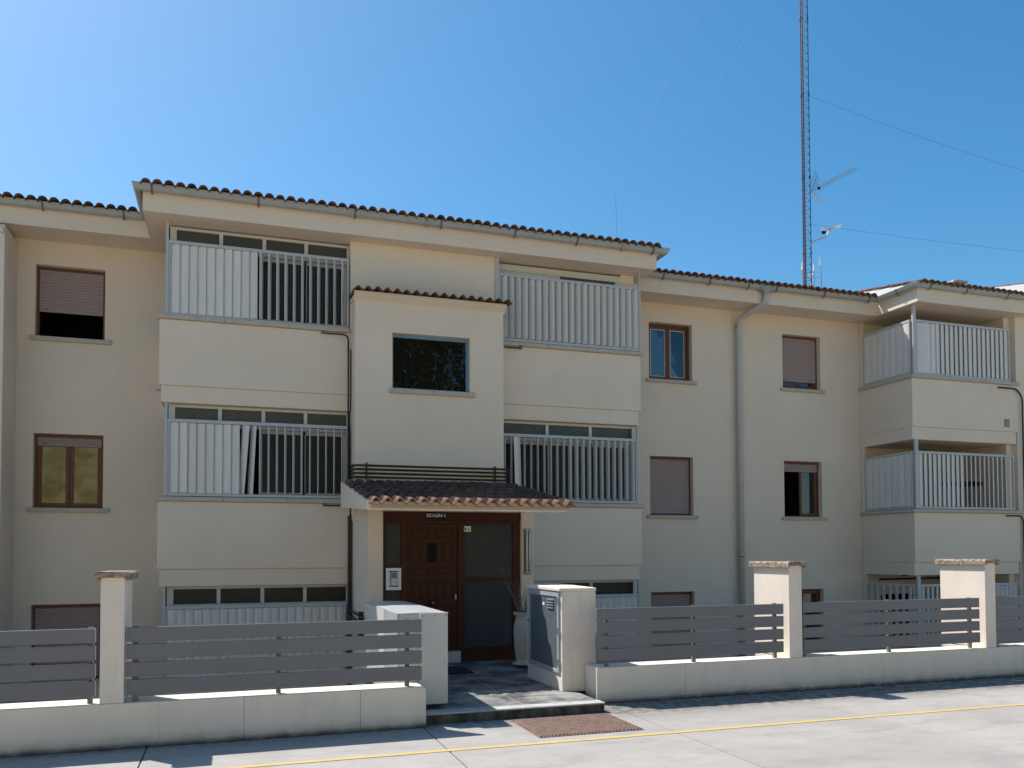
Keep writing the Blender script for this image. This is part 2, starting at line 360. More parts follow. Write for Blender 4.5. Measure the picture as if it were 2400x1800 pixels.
# central wall between the top balconies, side walls and far right wall
MB().box(1.90, 4.50, YBL, 16.3, 5.3, SOF).obj('wall', 'wall', bld, .004)
holed_obj('wall', 'wall', bld, YW - .001, YW + .3, 13.99, 17.4, ZY, SOF, [(14.5, 15.6, 5.0, 6.6), (14.5, 15.6, 2.1, 3.7), (14.5, 15.6, -.8, .8)])
MB().box(17.0, 24, YBL + .02, 16.3, ZY, SOF).obj('wall', 'wall', bld, .004)
MB().box(16.82, 16.998, 14.56, 15.999, ZY, SOF).obj('wall', 'wall', bld, .004)
MB().box(13.99, 14.06, 15.90, 15.998, ZY, SOF).obj('wall', 'wall', bld, .002)
MB().box(-9.4, 24, 22.0, 22.3, ZY, SOF).obj('wall', 'wall', bld)
MB().box(-9.5, -9.2, 16.3, 22.0, ZY, SOF).obj('wall', 'wall', bld); MB().box(23.7, 24, 16.3, 22.0, ZY, SOF).obj('wall', 'wall', bld)
# rooms
for (x0, x1) in ((-1.02, 1.90), (4.50, 7.40)):
    for (z0, z1) in ((-.27, 1.284), (2.655, 4.239), (5.585, SOF - .003)):
        room(bld, x0, x1, 14.66, 17.0, z0, z1)
for z0, z1 in (Z0, Z1, Z2):
    for (x0, x1) in (WL, WR, WS):
        room(bld, x0 - .1, x1 + .1, YW + .3, YW + 2.6, z0 - .2, min(z1 + .1, SOF - .005), 'roomd')
for z in (5.0, 2.1, -.8): room(bld, 14.4, 15.7, 16.3, 18, z - .1, z + 1.7, 'roomd')
# eaves
for (x0, x1, y0) in ((-9.5, -1.36, 15.32), (-1.36, 7.63, 14.09), (7.63, 13.93, 15.34), (13.93, 24, 14.15)):
    MB().box(x0, x1, y0, 16.6, SOF, 7.50).obj('eave', 'wall', bld)

# ---- gutter: one swept run with mitred corners
def sweep(path, prof):
    """path: 2D points, building on the left side; prof: (inward distance, z)"""
    P = [Vector(p) for p in path]; offs = []
    for k in range(len(P)):
        if k == 0: d = (P[1] - P[0]).normalized(); o = Vector((-d.y, d.x))
        elif k == len(P) - 1: d = (P[k] - P[k - 1]).normalized(); o = Vector((-d.y, d.x))
        else:
            d1 = (P[k] - P[k - 1]).normalized(); d2 = (P[k + 1] - P[k]).normalized()
            n1 = Vector((-d1.y, d1.x)); n2 = Vector((-d2.y, d2.x)); o = n1 + n2; o = o / o.dot(n1)
        offs.append(o)
    mb = MB(); rings = []
    for p, o in zip(P, offs):
        rings.append(len(mb.v))
        for (d, z) in prof: q = p + o * d; mb.v.append((q.x, q.y, z))
    n = len(prof)
    for a, b in zip(rings, rings[1:]):
        for k in range(n): mb.f.append((a + k, b + k, b + (k + 1) % n, a + (k + 1) % n))
    mb.f.append(tuple(range(n))); mb.f.append(tuple(rings[-1] + k for k in reversed(range(n))))
    return mb
gp = [(0.0, 7.558), (.0, 7.566), (.012, 7.566)]
ZG = 7.56; rad = .062
outer = []; inner = []
for k in range(0, 9):
    a = math.pi * k / 8
    outer.append((rad - rad * math.cos(a) * 1.0, ZG - rad * 1.7 * math.sin(a) if k < 8 else ZG + .02))
    inner.append((rad - (rad - .004) * math.cos(a), ZG - (rad * 1.7 - .004) * math.sin(a)))
prof = [(-.008, ZG + .004), (-.008, ZG - .008)] + outer[1:] + [(2 * rad - .003, ZG + .02)] + list(reversed(inner[:-1]))
path = [(-9.6, 15.20), (-1.50, 15.20), (-1.50, 13.95), (7.84, 13.95), (7.84, 15.20), (13.80, 15.20), (13.80, 14.03), (24, 14.03)]
gut = sweep(path, prof).obj('gutter', 'gutter', bld, 0)
def bracket(x, y, rot=0):
    mb = MB(); pts = [(-.014, ZG + .006), (-.014, ZG - .02), (.0, ZG - .07), (.03, ZG - .108), (.07, ZG - .125), (.125, ZG - .115)]
    for (a, b) in zip(pts, pts[1:]):
        mb.prism([(a[0], a[1]), (a[0] + .004, a[1] - .004), (b[0] + .004, b[1] - .004), (b[0], b[1])], 0, -.013, .013)
    o = mb.obj('bracket', 'bracket', gut); o.location = (x, y, 0); o.rotation_euler = (0, 0, rot)
for x in (-7.8, -6.6, -5.4, -4.2, -2.97, -1.76): bracket(x, 15.2)
for x in (-1.22, .37, 1.92, 3.4, 4.75, 5.95, 7.50): bracket(x, 13.95)
for x in (8.4, 9.5, 10.45, 11.15, 12.40, 13.62): bracket(x, 15.2)
for x in (14.2, 15.2, 16.38, 17.6, 18.9): bracket(x, 14.03)
bracket(13.80, 14.62, -math.pi / 2)
MB().tube([(3.15 - .02, 14.01, 7.50), (3.15 + .02, 14.01, 7.50)], .07, 12).obj('gutter_joint', 'gutter', gut)
MB().tube([(6.85, 14.01, 7.50), (6.88, 14.01, 7.50)], .072, 12).obj('gutter_joint', 'gutter', gut)
for (x, y) in ((7.74, 13.96),): pass

# ---- tiles
def tile_mesh(name, m, pitch, amp, length, thick=.016, seg=10, taper=.94, arch=False):
    mb = MB()
    def zc(t):
        if arch:
            u = abs(t - .5) * 2                                   # 0 centre crest .. 1 edge
            return amp * math.sqrt(max(0, 1 - min(1, u / .86) ** 2)) 
        return amp * .5 * (1 + math.cos(2 * math.pi * (t - .5))) if False else amp * (.5 + .5 * math.cos(2 * math.pi * (t - .5)))
    def row(y, sc, dz):
        return [((t - .5) * pitch * sc * 1.02, y, zc(t) * (1.0 if y == 0 else .96) + dz) for t in [k / seg for k in range(seg + 1)]]
    A = row(0, 1, 0); Bk = row(length, taper, 0); A2 = [(x, y, z - thick) for x, y, z in A]; B2 = [(x, y, z - thick * .9) for x, y, z in Bk]
    i = 0; mb.v = A + Bk + A2 + B2; n = seg + 1
    for k in range(seg):
        mb.f.append((k, k + 1, n + k + 1, n + k)); mb.f.append((2 * n + k + 1, 2 * n + k, 3 * n + k, 3 * n + k + 1))
        mb.f.append((k, 2 * n + k, 2 * n + k + 1, k + 1))
    mb.f.append((0, n, 3 * n, 2 * n)); mb.f.append((seg, 2 * n + seg, 3 * n + seg, n + seg))
    me = bpy.data.meshes.new(name); me.from_pydata(mb.v, [], mb.f); me.materials.append(M[m])
    bm = bmesh.new(); bm.from_mesh(me); bmesh.ops.recalc_face_normals(bm, faces=bm.faces); bm.to_mesh(me); bm.free()
    for k, p in enumerate(me.polygons): p.use_smooth = abs(p.normal.y) < .7
    return me
SL = .168
TM = tile_mesh('roof_tile', 'tile', .168, .078, .55, arch=False)
TMa = tile_mesh('roof_tile', 'tile', .168, .072, .55, seg=12, arch=True)
def roof(name, x0, x1, yf, zf, yb, pitch, mesh_, mm, rows=1, slope=SL, cut=None, wave=True, lean=2.0):
    rf = MB().prism([(yf + .12, zf - .05), (yb, zf - .05 + slope * .55 * (yb - yf)), (yb, zf - .03 + slope * (yb - yf)), (yf + .12, zf - .03 + slope * .12)], 0, x0 + .03, x1 - .03).obj(name, 'mortar', bld)
    n = int(round((x1 - x0) / pitch)); p = (x1 - x0) / n; a = math.atan(slope)
    for r in range(rows):
        for k in range(n):
            me = mesh_[0] if r == 0 else mesh_[min(1, len(mesh_) - 1)]
            o = inst('roof_tile', me, (x0 + (k + .5) * p + random.uniform(-.004, .004), yf + r * .475 + random.uniform(-.012, .012), zf + r * .475 * slope + .012 + random.uniform(-.003, .003)), (a - R(lean) + R(random.uniform(-.8, .8)), R(random.uniform(-1.5, 1.5)), R(random.uniform(-.9, .9))), rf, (p / pitch, 1, 1))
    if wave and yb - yf > rows * .475 + .3:
        mb = MB(); y0 = yf + rows * .475 - .02; seg = 8; prev = None; rr = 0
        while y0 < yb - .05:
            y1 = min(y0 + .475, yb); z0 = zf + slope * (y0 - yf) + .028; z1 = zf + slope * (y1 - yf) + .002
            cnt = n * seg; i = len(mb.v)
            for k in range(cnt + 1):
                t = (k % seg) / seg; x = x0 + k * p / seg; zz = .078 * (.5 + .5 * math.cos(2 * math.pi * (t - .5)))
                mb.v.append((x, y0, z0 + zz)); mb.v.append((x, y1, z1 + zz)); mb.v.append((x, y0, z0 + zz - .026))
            for k in range(cnt):
                q = i + 3 * k; mb.f.append((q, q + 3, q + 4, q + 1)); mb.f.append((q + 2, q + 5, q + 3, q))
            y0 = y1
        me = bpy.data.meshes.new('tile_field'); me.from_pydata(mb.v, [], mb.f); me.materials.append(M[mm]); me.update()
        o = bpy.data.objects.new('tile_field', me); col.objects.link(o); o.parent = rf; o['kind'] = 'stuff'
    return rf
ZT = 7.525
roof('roof', -9.4, -1.52, 15.10, ZT, 19.0, .168, [TMa], 'tile')
rmn = roof('roof', -1.38, 7.62, 13.87, ZT, 19.0, .168, [TMa], 'tile')
roof('roof', 7.80, 13.74, 15.10, ZT, 19.0, .168, [TMa], 'tile')
rr = roof('roof', 13.90, 24.0, 13.96, ZT, 18.4, .168, [TMa], 'tile')
# white side cheek of the right block roof with its verge tiles
MB().prism([(14.17, 7.47), (18.4, 7.47), (18.4, ZT + .07 + SL * 4.4), (14.17, ZT + .04)], 0, 13.905, 13.935).obj('gable_cheek', 'cheek_white', bld)
VT = MB().tube([(0, 0, 0), (0, .56, .56 * SL)], [.036, .028], 10).mesh('verge_tile', M['tile'])
for k in range(9):
    inst('verge_tile', VT, (13.93, 13.95 + k * .5, 7.578 + k * .5 * SL), (0, 0, 0), rr, (1, 1, .9))
# raised roof of the next block, seen above the right eave
MB().prism([(15.7, 7.6), (20.5, 7.6), (20.5, 9.60), (15.7, 8.64)], 0, 19.5, 19.62).obj('gable_cheek', 'cheek_white', bld)
rf2 = MB().prism([(15.7, 8.60), (20.5, 9.56), (20.5, 9.62), (15.7, 8.66)], 0, 19.625, 24).obj('roof', 'tile', bld)
for k in range(9):
    inst('verge_tile', VT, (19.56, 15.7 + k * .5, 8.655 + k * .1), (R(1.8), 0, 0), rf2, (1, 1, .9))
MB().box(19.62, 24, 16.0, 20.5, 7.6, 8.69).obj('wall', 'wall', bld)
# chimney with its leaning slab cap
ch = B('chimney', 'wall', bld, 18.06, 18.27, 17.0, 17.35, 8.0, 8.86, .004)
MB().prism([(17.94, 8.865), (18.36, 8.865), (18.36, 8.93), (17.94, 8.93)], 1, 16.93, 17.42).obj('chimney_cap', 'sill', ch, .004)
MB().prism([(17.62, 8.66), (17.70, 8.66), (18.0, 8.90), (17.94, 8.93)], 1, 16.96, 17.38).obj('chimney_cap', 'sill', ch, .003)

# ---- the stairwell box
BX0, BX1 = 1.925, 4.515
holed_obj('wall', 'wall', bld, YBOX, YBOX + .16, BX0, BX1, 2.35, 6.09, [(2.545, 3.905, 4.585, 5.535)])
MB().box(BX0, BX0 + .1, YBOX + .161, YBL + .3, 2.35, 6.09).obj('wall', 'wall', bld); MB().box(BX1 - .1, BX1, YBOX + .161, YBL + .3, 2.35, 6.09).obj('wall', 'wall', bld)
MB().box(BX0 + .101, BX1 - .101, YBOX + .161, 16, 5.9, 6.09).obj('ceiling_slab', 'room', bld)
MB().prism([(YBOX - .10, 6.165), (YBOX - .10, 6.10), (YBOX - .012, 6.04), (YBOX - .002, 6.02), (YBOX - .002, 6.165)], 0, BX0 - .03, BX1 + .03).obj('cornice', 'wall', bld)
MB().prism([(YBOX - .002, 6.091), (YBL - .001, 6.091), (YBL - .001, 6.24), (YBOX - .002, 6.166)], 0, BX0 - .03, BX1 + .03).obj('wall', 'wall', bld)
TMb = tile_mesh('roof_tile', 'tile', .163, .062, .62, seg=8)
roof('roof', BX0 - .06, BX1 + .1, YBOX - .20, 6.155, YBL, .163, [TMb], 'tile', 1, .13, wave=False)
room(bld, 2.03, 4.41, YBOX + .161, 15.9, 2.6, 5.899, 'roomd')
sw = MB()
x0, x1, z0, z1 = 2.545, 3.905, 4.585, 5.535
for (a, b, c, d) in ((x0, x1, z1 - .055, z1), (x0, x1, z0, z0 + .03), (x0, x0 + .03, z0 + .03, z1 - .055), (x1 - .05, x1, z0 + .03, z1 - .055)):
    sw.box(a + .001, b - .001, YBOX + .09, YBOX + .155, c, d)
sw = sw.obj('window_frame', 'bluef', bld); MB().box(x0 + .03, x1 - .05, YBOX + .12, YBOX + .126, z0 + .03, z1 - .055).obj('pane', 'glassd', sw)
B('sill', 'sill', bld, 2.49, 3.24, YBOX - .05, YBOX + .10, 4.50, 4.583, .006); B('sill', 'sill', bld, 3.244, 3.985, YBOX - .05, YBOX + .10, 4.50, 4.583, .006)

# ---- porch
PX0, PX1, PYF = 1.692, 4.525, 11.08
MB().box(1.945, 2.165, 12.62, YBL - .001, ZY, 2.54).obj('porch_wall', 'wall', bld, .006)
MB().box(4.375, 4.585, 12.62, YBL - .001, ZY, 2.54).obj('porch_wall', 'wall', bld, .006)
MB().prism([(PYF, 2.379), (YBOX - .002, 2.565), (YBOX - .002, 2.985), (PYF + .02, 2.495)], 0, PX0, PX1).obj('porch_roof_slab', 'wall', bld)
TMo = tile_mesh('roof_tile', 'tileold', .1575, .080, .56, thick=.022, seg=10); TMn = tile_mesh('roof_tile', 'tilesun', .1575, .082, .56, seg=10)
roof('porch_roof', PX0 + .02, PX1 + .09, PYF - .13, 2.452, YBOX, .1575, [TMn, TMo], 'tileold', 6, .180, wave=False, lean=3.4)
vest = room(bld, 2.17, 4.37, 12.78, 16, .12, 2.43, 'room')
MB().box(2.166, 4.374, 12.70, 12.779, 2.441, 2.55).obj('porch_wall', 'wall', bld)
# entrance joinery
DY = 12.68
def fr(name, m, x0, x1, z0, z1, y0=DY, y1=DY + .08, parent=bld, bev=.005): return B(name, m, parent, x0, x1, y0, y1, z0, z1, bev)
ent = MB()
for q in ((2.168, 4.372, 2.315, 2.44, -.02, .08), (2.168, 4.365, 2.255, 2.314, 0, .07), (2.168, 2.205, .112, 2.254, 0, .07), (2.455, 2.54, .287, 2.254, -.01, .08), (3.345, 3.44, .112, 2.254, -.01, .08), (4.25, 4.365, .112, 2.254, 0, .07),
          (3.441, 4.249, 1.36, 1.42, 0, .06), (3.441, 4.249, .112, .335, 0, .06), (2.206, 2.454, 1.585, 1.62, 0, .06), (2.206, 2.454, .287, .42, 0, .06), (3.40, 3.41, .2, 2.2, -.014, -.011)):
    ent.box(q[0], q[1], DY + q[4], DY + q[5], q[2], q[3])
ent = ent.obj('entrance_frame', 'door', bld, .004)
for (a, b, c, d) in ((2.206, 2.454, 1.62, 2.254), (2.206, 2.454, .42, 1.585), (3.441, 4.249, 1.42, 2.254), (3.441, 4.249, .335, 1.36)):
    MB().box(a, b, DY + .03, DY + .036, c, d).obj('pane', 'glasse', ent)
B('interior_partition', 'interglass', bld, 3.78, 3.79, 13.2, 13.21, .12, 2.3, 0); B('interior_partition', 'interglass', bld, 4.10, 4.115, 13.1, 13.11, .12, 2.3, 0)
B('interior_wall', 'curtain', bld, 4.33, 4.368, 12.9, 15.0, .125, 2.37, 0)
B('inner_door_knob', 'steel', bld, 4.12, 4.15, 13.06, 13.09, 1.62, 1.65, .008)
# door leaf with raised panels
leaf = B('entrance_door', 'door', bld, 2.545, 3.34, DY + .012, DY + .06, .288, 2.252, .003)
def panel(x0, x1, z0, z1):
    mb = MB(); y = DY + .011; w = .018
    for (a, b, c, d) in ((x0, x1, z1 - w, z1), (x0, x1, z0, z0 + w), (x0, x0 + w, z0 + w, z1 - w), (x1 - w, x1, z0 + w, z1 - w)): mb.box(a, b, y - .014, y, c, d)
    mb.box(x0 + .04, x1 - .04, y - .008, y, z0 + .035, z1 - .035)
    mb.obj('door_panel', 'door', leaf, .005)
for q in ((2.59, 2.91, 2.03, 2.18), (2.97, 3.28, 2.03, 2.18), (2.59, 2.78, 1.66, 1.96), (3.10, 3.28, 1.66, 1.96), (2.59, 2.90, 1.46, 1.59), (2.98, 3.28, 1.46, 1.59), (2.60, 2.78, 1.09, 1.38), (2.86, 3.02, 1.09, 1.38), (3.10, 3.28, 1.09, 1.38), (2.59, 2.90, .87, 1.0), (2.98, 3.28, .87, 1.0), (2.60, 2.78, .36, .80), (2.86, 3.02, .36, .80), (3.10, 3.28, .36, .80)): panel(*q)
gr = MB().box(2.855, 3.015, DY + .001, DY + .0115, 1.665, 1.955).obj('door_grille', 'black', leaf)
gm = MB()
for x in (2.90, 2.935, 2.97): gm.box(x - .004, x + .004, DY - .012, DY - .004, 1.66, 1.96)
gm.box(2.845, 3.03, DY - .010, DY - .002, 1.80, 1.812); gm.obj('grille_bars', 'black', leaf)
MB().tube([(2.94, DY - .02, 1.04), (2.94, DY + .011, 1.04)], .055, 16).obj('door_knob', 'black', leaf, .004)
MB().tube([(2.94, DY - .05, 1.04), (2.94, DY - .021, 1.04)], .026, 14).obj('door_knob', 'bracket', leaf, .004)
B('letter_plate', 'steel', leaf, 3.30, 3.325, DY + .002, DY + .0115, 1.08, 1.16, .003)

# ---- louvre screens
def louver_mesh(h, wdt=.150):
    n = 8; loop = []
    for k in range(n + 1): t = -1 + 2 * k / n; loop.append((t * wdt / 2, -.010 * (1 - t * t) - .003))
    for k in range(n + 1): t = 1 - 2 * k / n; loop.append((t * wdt / 2, .004 * (1 - t * t) + .003))
    return MB().prism(loop, 2, -h / 2, h / 2).mesh('louver', M['white'])
def screen(x0, x1, z0, z1, y, angles, parent=bld, tilt={}, topbar=.055, botbar=.045, wdt=.150, post=None):
    s = MB()
    s.box(x0, x1, y, y + .045, z1 - topbar, z1); s.box(x0, x1, y, y + .045, z0, z0 + botbar)
    s.box(x0, x0 + .025, y, y + .045, z0 + botbar, z1 - topbar); s.box(x1 - .03, x1, y, y + .045, z0 + botbar, z1 - topbar)
    for (a, b, t, d) in (post or []): s.box(a, b, y - .004, y + .05, z0, t)
    s = s.obj('louver_screen', 'alu', parent, .003)
    h = z1 - topbar - z0 - botbar - .012; me = louver_mesh(h, wdt); zc = (z1 - topbar + z0 + botbar) / 2
    n = len(angles); p = (x1 - x0 - .055) / n
    for k, a in enumerate(angles):
        inst('louver', me, (x0 + .025 + (k + .5) * p, y + .022, zc + random.uniform(-.003, .003)), (0, R(tilt.get(k, random.uniform(-.12, .12))), R(a + random.uniform(-2, 2))), s)
    return s
SY = YBL - .012
screen(-.995, 1.87, 5.655, 6.865, SY, [-15] * 10 + [68] * 11, post=[(-1.04, -.998, SOF - .002, 0)], botbar=.03)
screen(-.99, 1.865, 2.735, 3.975, SY, [-15] * 8 + [-44, -56] + [76] * 11, tilt={8: 5.6, 9: 4.6}, post=[(-1.035, -.993, 4.238, 0)])
screen(-.995, 1.84, -.205, .975, SY, [3] * 10 + [0] * 11, post=[(-1.035, -.998, 1.284, 0)], wdt=.127)
screen(4.585, 7.40, 5.665, 6.905, SY, [-50] * 21, post=[(4.50, 4.582, SOF - .002, 0), (7.402, 7.44, SOF - .002, 0)], botbar=.05)
screen(4.585, 7.335, 2.735, 3.975, SY, [88, 86, 20] + [84] * 7 + [-86] * 11, tilt={2: -1.8}, post=[(7.338, 7.39, 4.238, 0)])
screen(4.585, 7.335, -.205, 1.02, SY, [-16] * 21, post=[(7.338, 7.39, 1.284, 0)])
# right block: front screens and the closed screens on its return
RBP = lambda t: [(14.03, 14.11, t, 0)]
screen(14.115, 16.80, 5.66, 6.865, SY, [2, -6, 9, 0] + [15] * 16, post=RBP(SOF - .002), wdt=.132)
screen(14.115, 16.85, 2.735, 3.985, SY, [20] * 10 + [36] * 11, post=RBP(4.238), tilt={17: -1.5}, wdt=.145)
screen(14.115, 16.85, -.205, 1.09, SY, [30] * 6 + [-50] * 15, post=RBP(1.284), wdt=.14)
def screen_y(x, y0, y1, z0, z1, angles, wdt=.205):
    s = MB()
    s.box(x, x + .045, y0, y1, z1 - .05, z1); s.box(x, x + .045, y0, y1, z0, z0 + .045)
    s.box(x, x + .045, y0, y0 + .04, z0 + .045, z1 - .05); s.box(x, x + .045, y1 - .04, y1, z0 + .045, z1 - .05)
    s = s.obj('louver_screen', 'alu', bld, .003)
    me = louver_mesh(z1 - z0 - .11, wdt); n = len(angles); p = (y1 - y0 - .08) / n
    for k, a in enumerate(angles):
        inst('louver', me, (x + .02, y0 + .04 + (k + .5) * p, (z0 + z1) / 2), (0, R(random.uniform(-.15, .15)), R(-90 + a + random.uniform(-1, 1))), s)
screen_y(13.99, 14.455, 15.90, 5.66, 6.865, [0] * 7, .187)
screen_y(13.99, 14.455, 15.90, 2.735, 3.985, [0] * 7, .187)
screen_y(13.99, 14.455, 15.90, -.205, 1.09, [-25] * 7, .19)

# ---- balcony glazing behind the screens
def glazing(x0, x1, z0, z1, y, trans, lower, tz, pm='glassf', mull=4):
    """frame with a row of top lights (z >= tz) and sliding leaves below"""
    f = MB(); t = .055; L = (x1 - x0)
    f.box(x0, x1, y, y + .06, z1 - .045, z1); f.box(x0, x1, y, y + .06, z0, z0 + .05)
    f.box(x0, x0 + .10, y, y + .06, z0 + .05, z1 - .045); f.box(x1 - .04, x1, y, y + .06, z0 + .05, z1 - .045)
    f.box(x0 + .10, x1 - .04, y, y + .06, tz - .05, tz)
    xs = [x0 + .10 + (L - .14) * k / mull for k in range(mull + 1)]
    for x in xs[1:-1]: f.box(x - .03, x + .03, y, y + .06, tz, z1 - .045)
    f = f.obj('balcony_glazing', 'wframe', bld, .003)
    for k, (a, b) in enumerate(zip(xs, xs[1:])):
        a2 = a if k == 0 else a + .03; b2 = b if k == mull - 1 else b - .03
        MB().box(a2, b2, y + .03, y + .036, tz, z1 - .045).obj('pane', pm, f)
    for (a, b, m_) in lower:
        g_ = MB(); zb, zt = z0 + .05, tz - .05
        for q in ((a, b, zt - .06, zt), (a, b, zb, zb + .06), (a, a + .05, zb + .06, zt - .06), (b - .05, b, zb + .06, zt - .06)): g_.box(q[0], q[1], y + .065, y + .10, q[2], q[3])
        g_ = g_.obj('sliding_leaf', 'wframe', f, .003)
    for (a, b, m_) in lower:
        MB().box(a + .05, b - .05, y + .08, y + .086, z0 + .11, tz - .11).obj('pane', m_, f)
GY = 14.56
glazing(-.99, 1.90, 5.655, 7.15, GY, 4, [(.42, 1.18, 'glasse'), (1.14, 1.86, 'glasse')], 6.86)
glazing(-.99, 1.90, 2.725, 4.235, GY, 4, [(.42, 1.18, 'glasst'), (1.12, 1.86, 'glasst')], 3.93)
glazing(-.99, 1.90, -.205, 1.28, GY, 4, [(-.9, .5, 'glasst'), (.45, 1.86, 'glasst')], .99, 'glasst')
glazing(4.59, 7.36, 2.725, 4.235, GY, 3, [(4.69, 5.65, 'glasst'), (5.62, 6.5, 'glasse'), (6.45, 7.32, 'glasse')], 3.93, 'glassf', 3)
glazing(4.59, 7.36, -.205, 1.28, GY, 3, [(4.7, 5.9, 'glasst'), (5.85, 7.32, 'glasst')], .99, 'glasst', 3)
# top right: plain white two-leaf window instead of top lights
f = MB()
for q in ((4.60, 7.10, 7.02, 7.14), (4.60, 7.10, 5.655, 5.72), (4.60, 4.68, 5.72, 7.02), (6.98, 7.10, 5.72, 7.02), (5.78, 5.84, 5.72, 7.02)): f.box(q[0], q[1], GY, GY + .06, q[2], q[3])
f = f.obj('balcony_glazing', 'wframe', bld, .004); MB().box(4.68, 5.78, GY + .03, GY + .036, 5.72, 6.94).obj('pane', 'glassf', f); MB().box(5.84, 6.98, GY + .03, GY + .036, 5.72, 7.02).obj('pane', 'glassf', f)
MB().box(4.68, 5.78, GY + .01, GY + .05, 6.941, 7.019).obj('shutter_box', 'wframe', f, .003)
MB().box(7.10, 7.38, GY, GY + .05, 5.66, SOF - .004).obj('infill_panel', 'wall', f, .002)
# things seen inside the balconies
B('interior_cupboard', 'curtain', bld, 1.35, 1.80, 15.3, 15.7, 5.6, 6.12, .01); B('interior_shelf', 'sticker_red' if False else 'rust', bld, 1.38, 1.74, 15.25, 15.6, 6.125, 6.20, .01)
MB().lathe([(.02, 3.05), (.16, 3.08), (.15, 3.4), (.09, 3.72), (.04, 3.80)], .55, 15.5, 10).obj('interior_coat', 'cloth', bld)
B('interior_table', 'roomd', bld, -.2, .75, 15.2, 15.8, 3.02, 3.06, .004); B('interior_box', 'curtain', bld, .02, .17, 15.1, 15.4, 3.07, 3.35, .01)
B('interior_box', 'curtain', bld, .72, .80, 15.1, 15.2, 3.38, 3.52, .01); B('interior_pot', 'black', bld, .70, .80, 15.1, 15.2, 3.52, 3.6, .02)
B('interior_cupboard', 'curtain', bld, 6.0, 6.9, 15.2, 15.8, 2.7, 3.4, .01)
for (z, m_) in ((6.2, 'roomd'), (3.3, 'roomd')): pass
B('interior_table', 'black', bld, 15.9, 16.6, 15.0, 15.6, 3.34, 3.42, .01)
MB().tube([(14.2, 15.7, 1.16), (16.8, 15.7, 1.18)], .02, 8).obj('interior_rail', 'black', bld)
MB().tube([(14.62, 15.4, 1.24), (14.62, 15.4, 1.36)], .06, 10).obj('interior_lamp', 'black', bld)

# ---- wall windows
def shutter_mb(x0, x1, z0, z1, y, pitch=.0455):
    mb = MB(); z = z0
    pts = [(y + .014, z0), (y + .014, z1)]
    loop = [(y + .016, z1), (y + .016, z0)]
    prof = []
    while z < z1 - .005:
        t = min(z + pitch, z1); prof += [(y + .013, z), (y + .013, z + .007), (y, z + .010), (y - .002, (z + t) / 2), (y, t - .005), (y + .013, t - .002)]; z = t
    return mb.prism(loop + prof, 0, x0, x1)
def window(xx, zz, shut, kind='two', inner=False, depth=.12):
    x0, x1 = xx; z0, z1 = zz; y = YW + depth
    f = MB()
    f.box(x0 + .001, x1 - .001, y, y + .06, z1 - .055, z1 - .001); f.box(x0 + .001, x1 - .001, y, y + .06, z0 + .001, z0 + .03)
    f.box(x0 + .001, x0 + .045, y, y + .06, z0 + .03, z1 - .055); f.box(x1 - .045, x1 - .001, y, y + .06, z0 + .03, z1 - .055)
    f = f.obj('window', 'wood', bld, .004)
    L = x1 - x0
    cut = 3 if L > 9 else 1
    B('sill', 'sill', f, x0 - .075, x1 + .10, YW - .055, y - .001, z0 - .075, z0 - .001, .006)
    sash = []
    xm = (x0 + x1) / 2
    if kind in ('two', 'right'):
        if kind == 'two': sash.append((x0 + .045, xm - .002))
        sash.append((xm + .002, x1 - .045))
    for (a, b) in sash:
        s = MB(); t = .062; zb, zt = z0 + .03, z1 - .055
        for q in ((a, b, zt - t, zt), (a, b, zb, zb + t), (a, a + t, zb + t, zt - t), (b - t, b, zb + t, zt - t)): s.box(q[0], q[1], y + .02, y + .055, q[2], q[3])
        s = s.obj('sash', 'wood', f, .005)
        MB().box(a + t, b - t, y + .036, y + .041, zb + t, zt - t).obj('pane', 'glass', f)
        if inner:
            s2 = MB(); a2, b2, c2, d2 = a + t, b - t, zb + t, zt - t; u = .014
            for q in ((a2, b2, d2 - u, d2), (a2, b2, c2, c2 + u), (a2, a2 + u, c2 + u, d2 - u), (b2 - u, b2, c2 + u, d2 - u)): s2.box(q[0], q[1], y + .026, y + .035, q[2], q[3])
            s2.obj('glazing_bead', 'wframe', f)
    if shut < z1 - .06:
        sh = shutter_mb(x0 + .046, x1 - .046, shut, z1 - .056, y - .006 if True else y).obj('shutter', 'shutter', f)
        for xk in (x0 + .16, x1 - .20): MB().box(xk - .012, xk + .012, y - .022, y - .008, shut + .03, shut + .05).obj('shutter_stop', 'bracket', f, .003)
    return f
window(WL, Z2, 5.985, 'none'); wl1 = window(WL, Z1, 3.67, 'two'); window(WL, Z0, -.3, 'none')
window(WR, Z2, 9, 'two', True); window(WR, Z1, 2.64, 'none'); window(WR, Z0, -.3, 'none')
window(WS, Z2, 5.71, 'two'); window(WS, Z1, 3.635, 'right'); window(WS, Z0, .885, 'right')
for zz in (Z1, Z0): B('curtain', 'curtain', bld, 12.62, 12.76, YW + .34, YW + .36, zz[0] - .1, zz[1], 0)

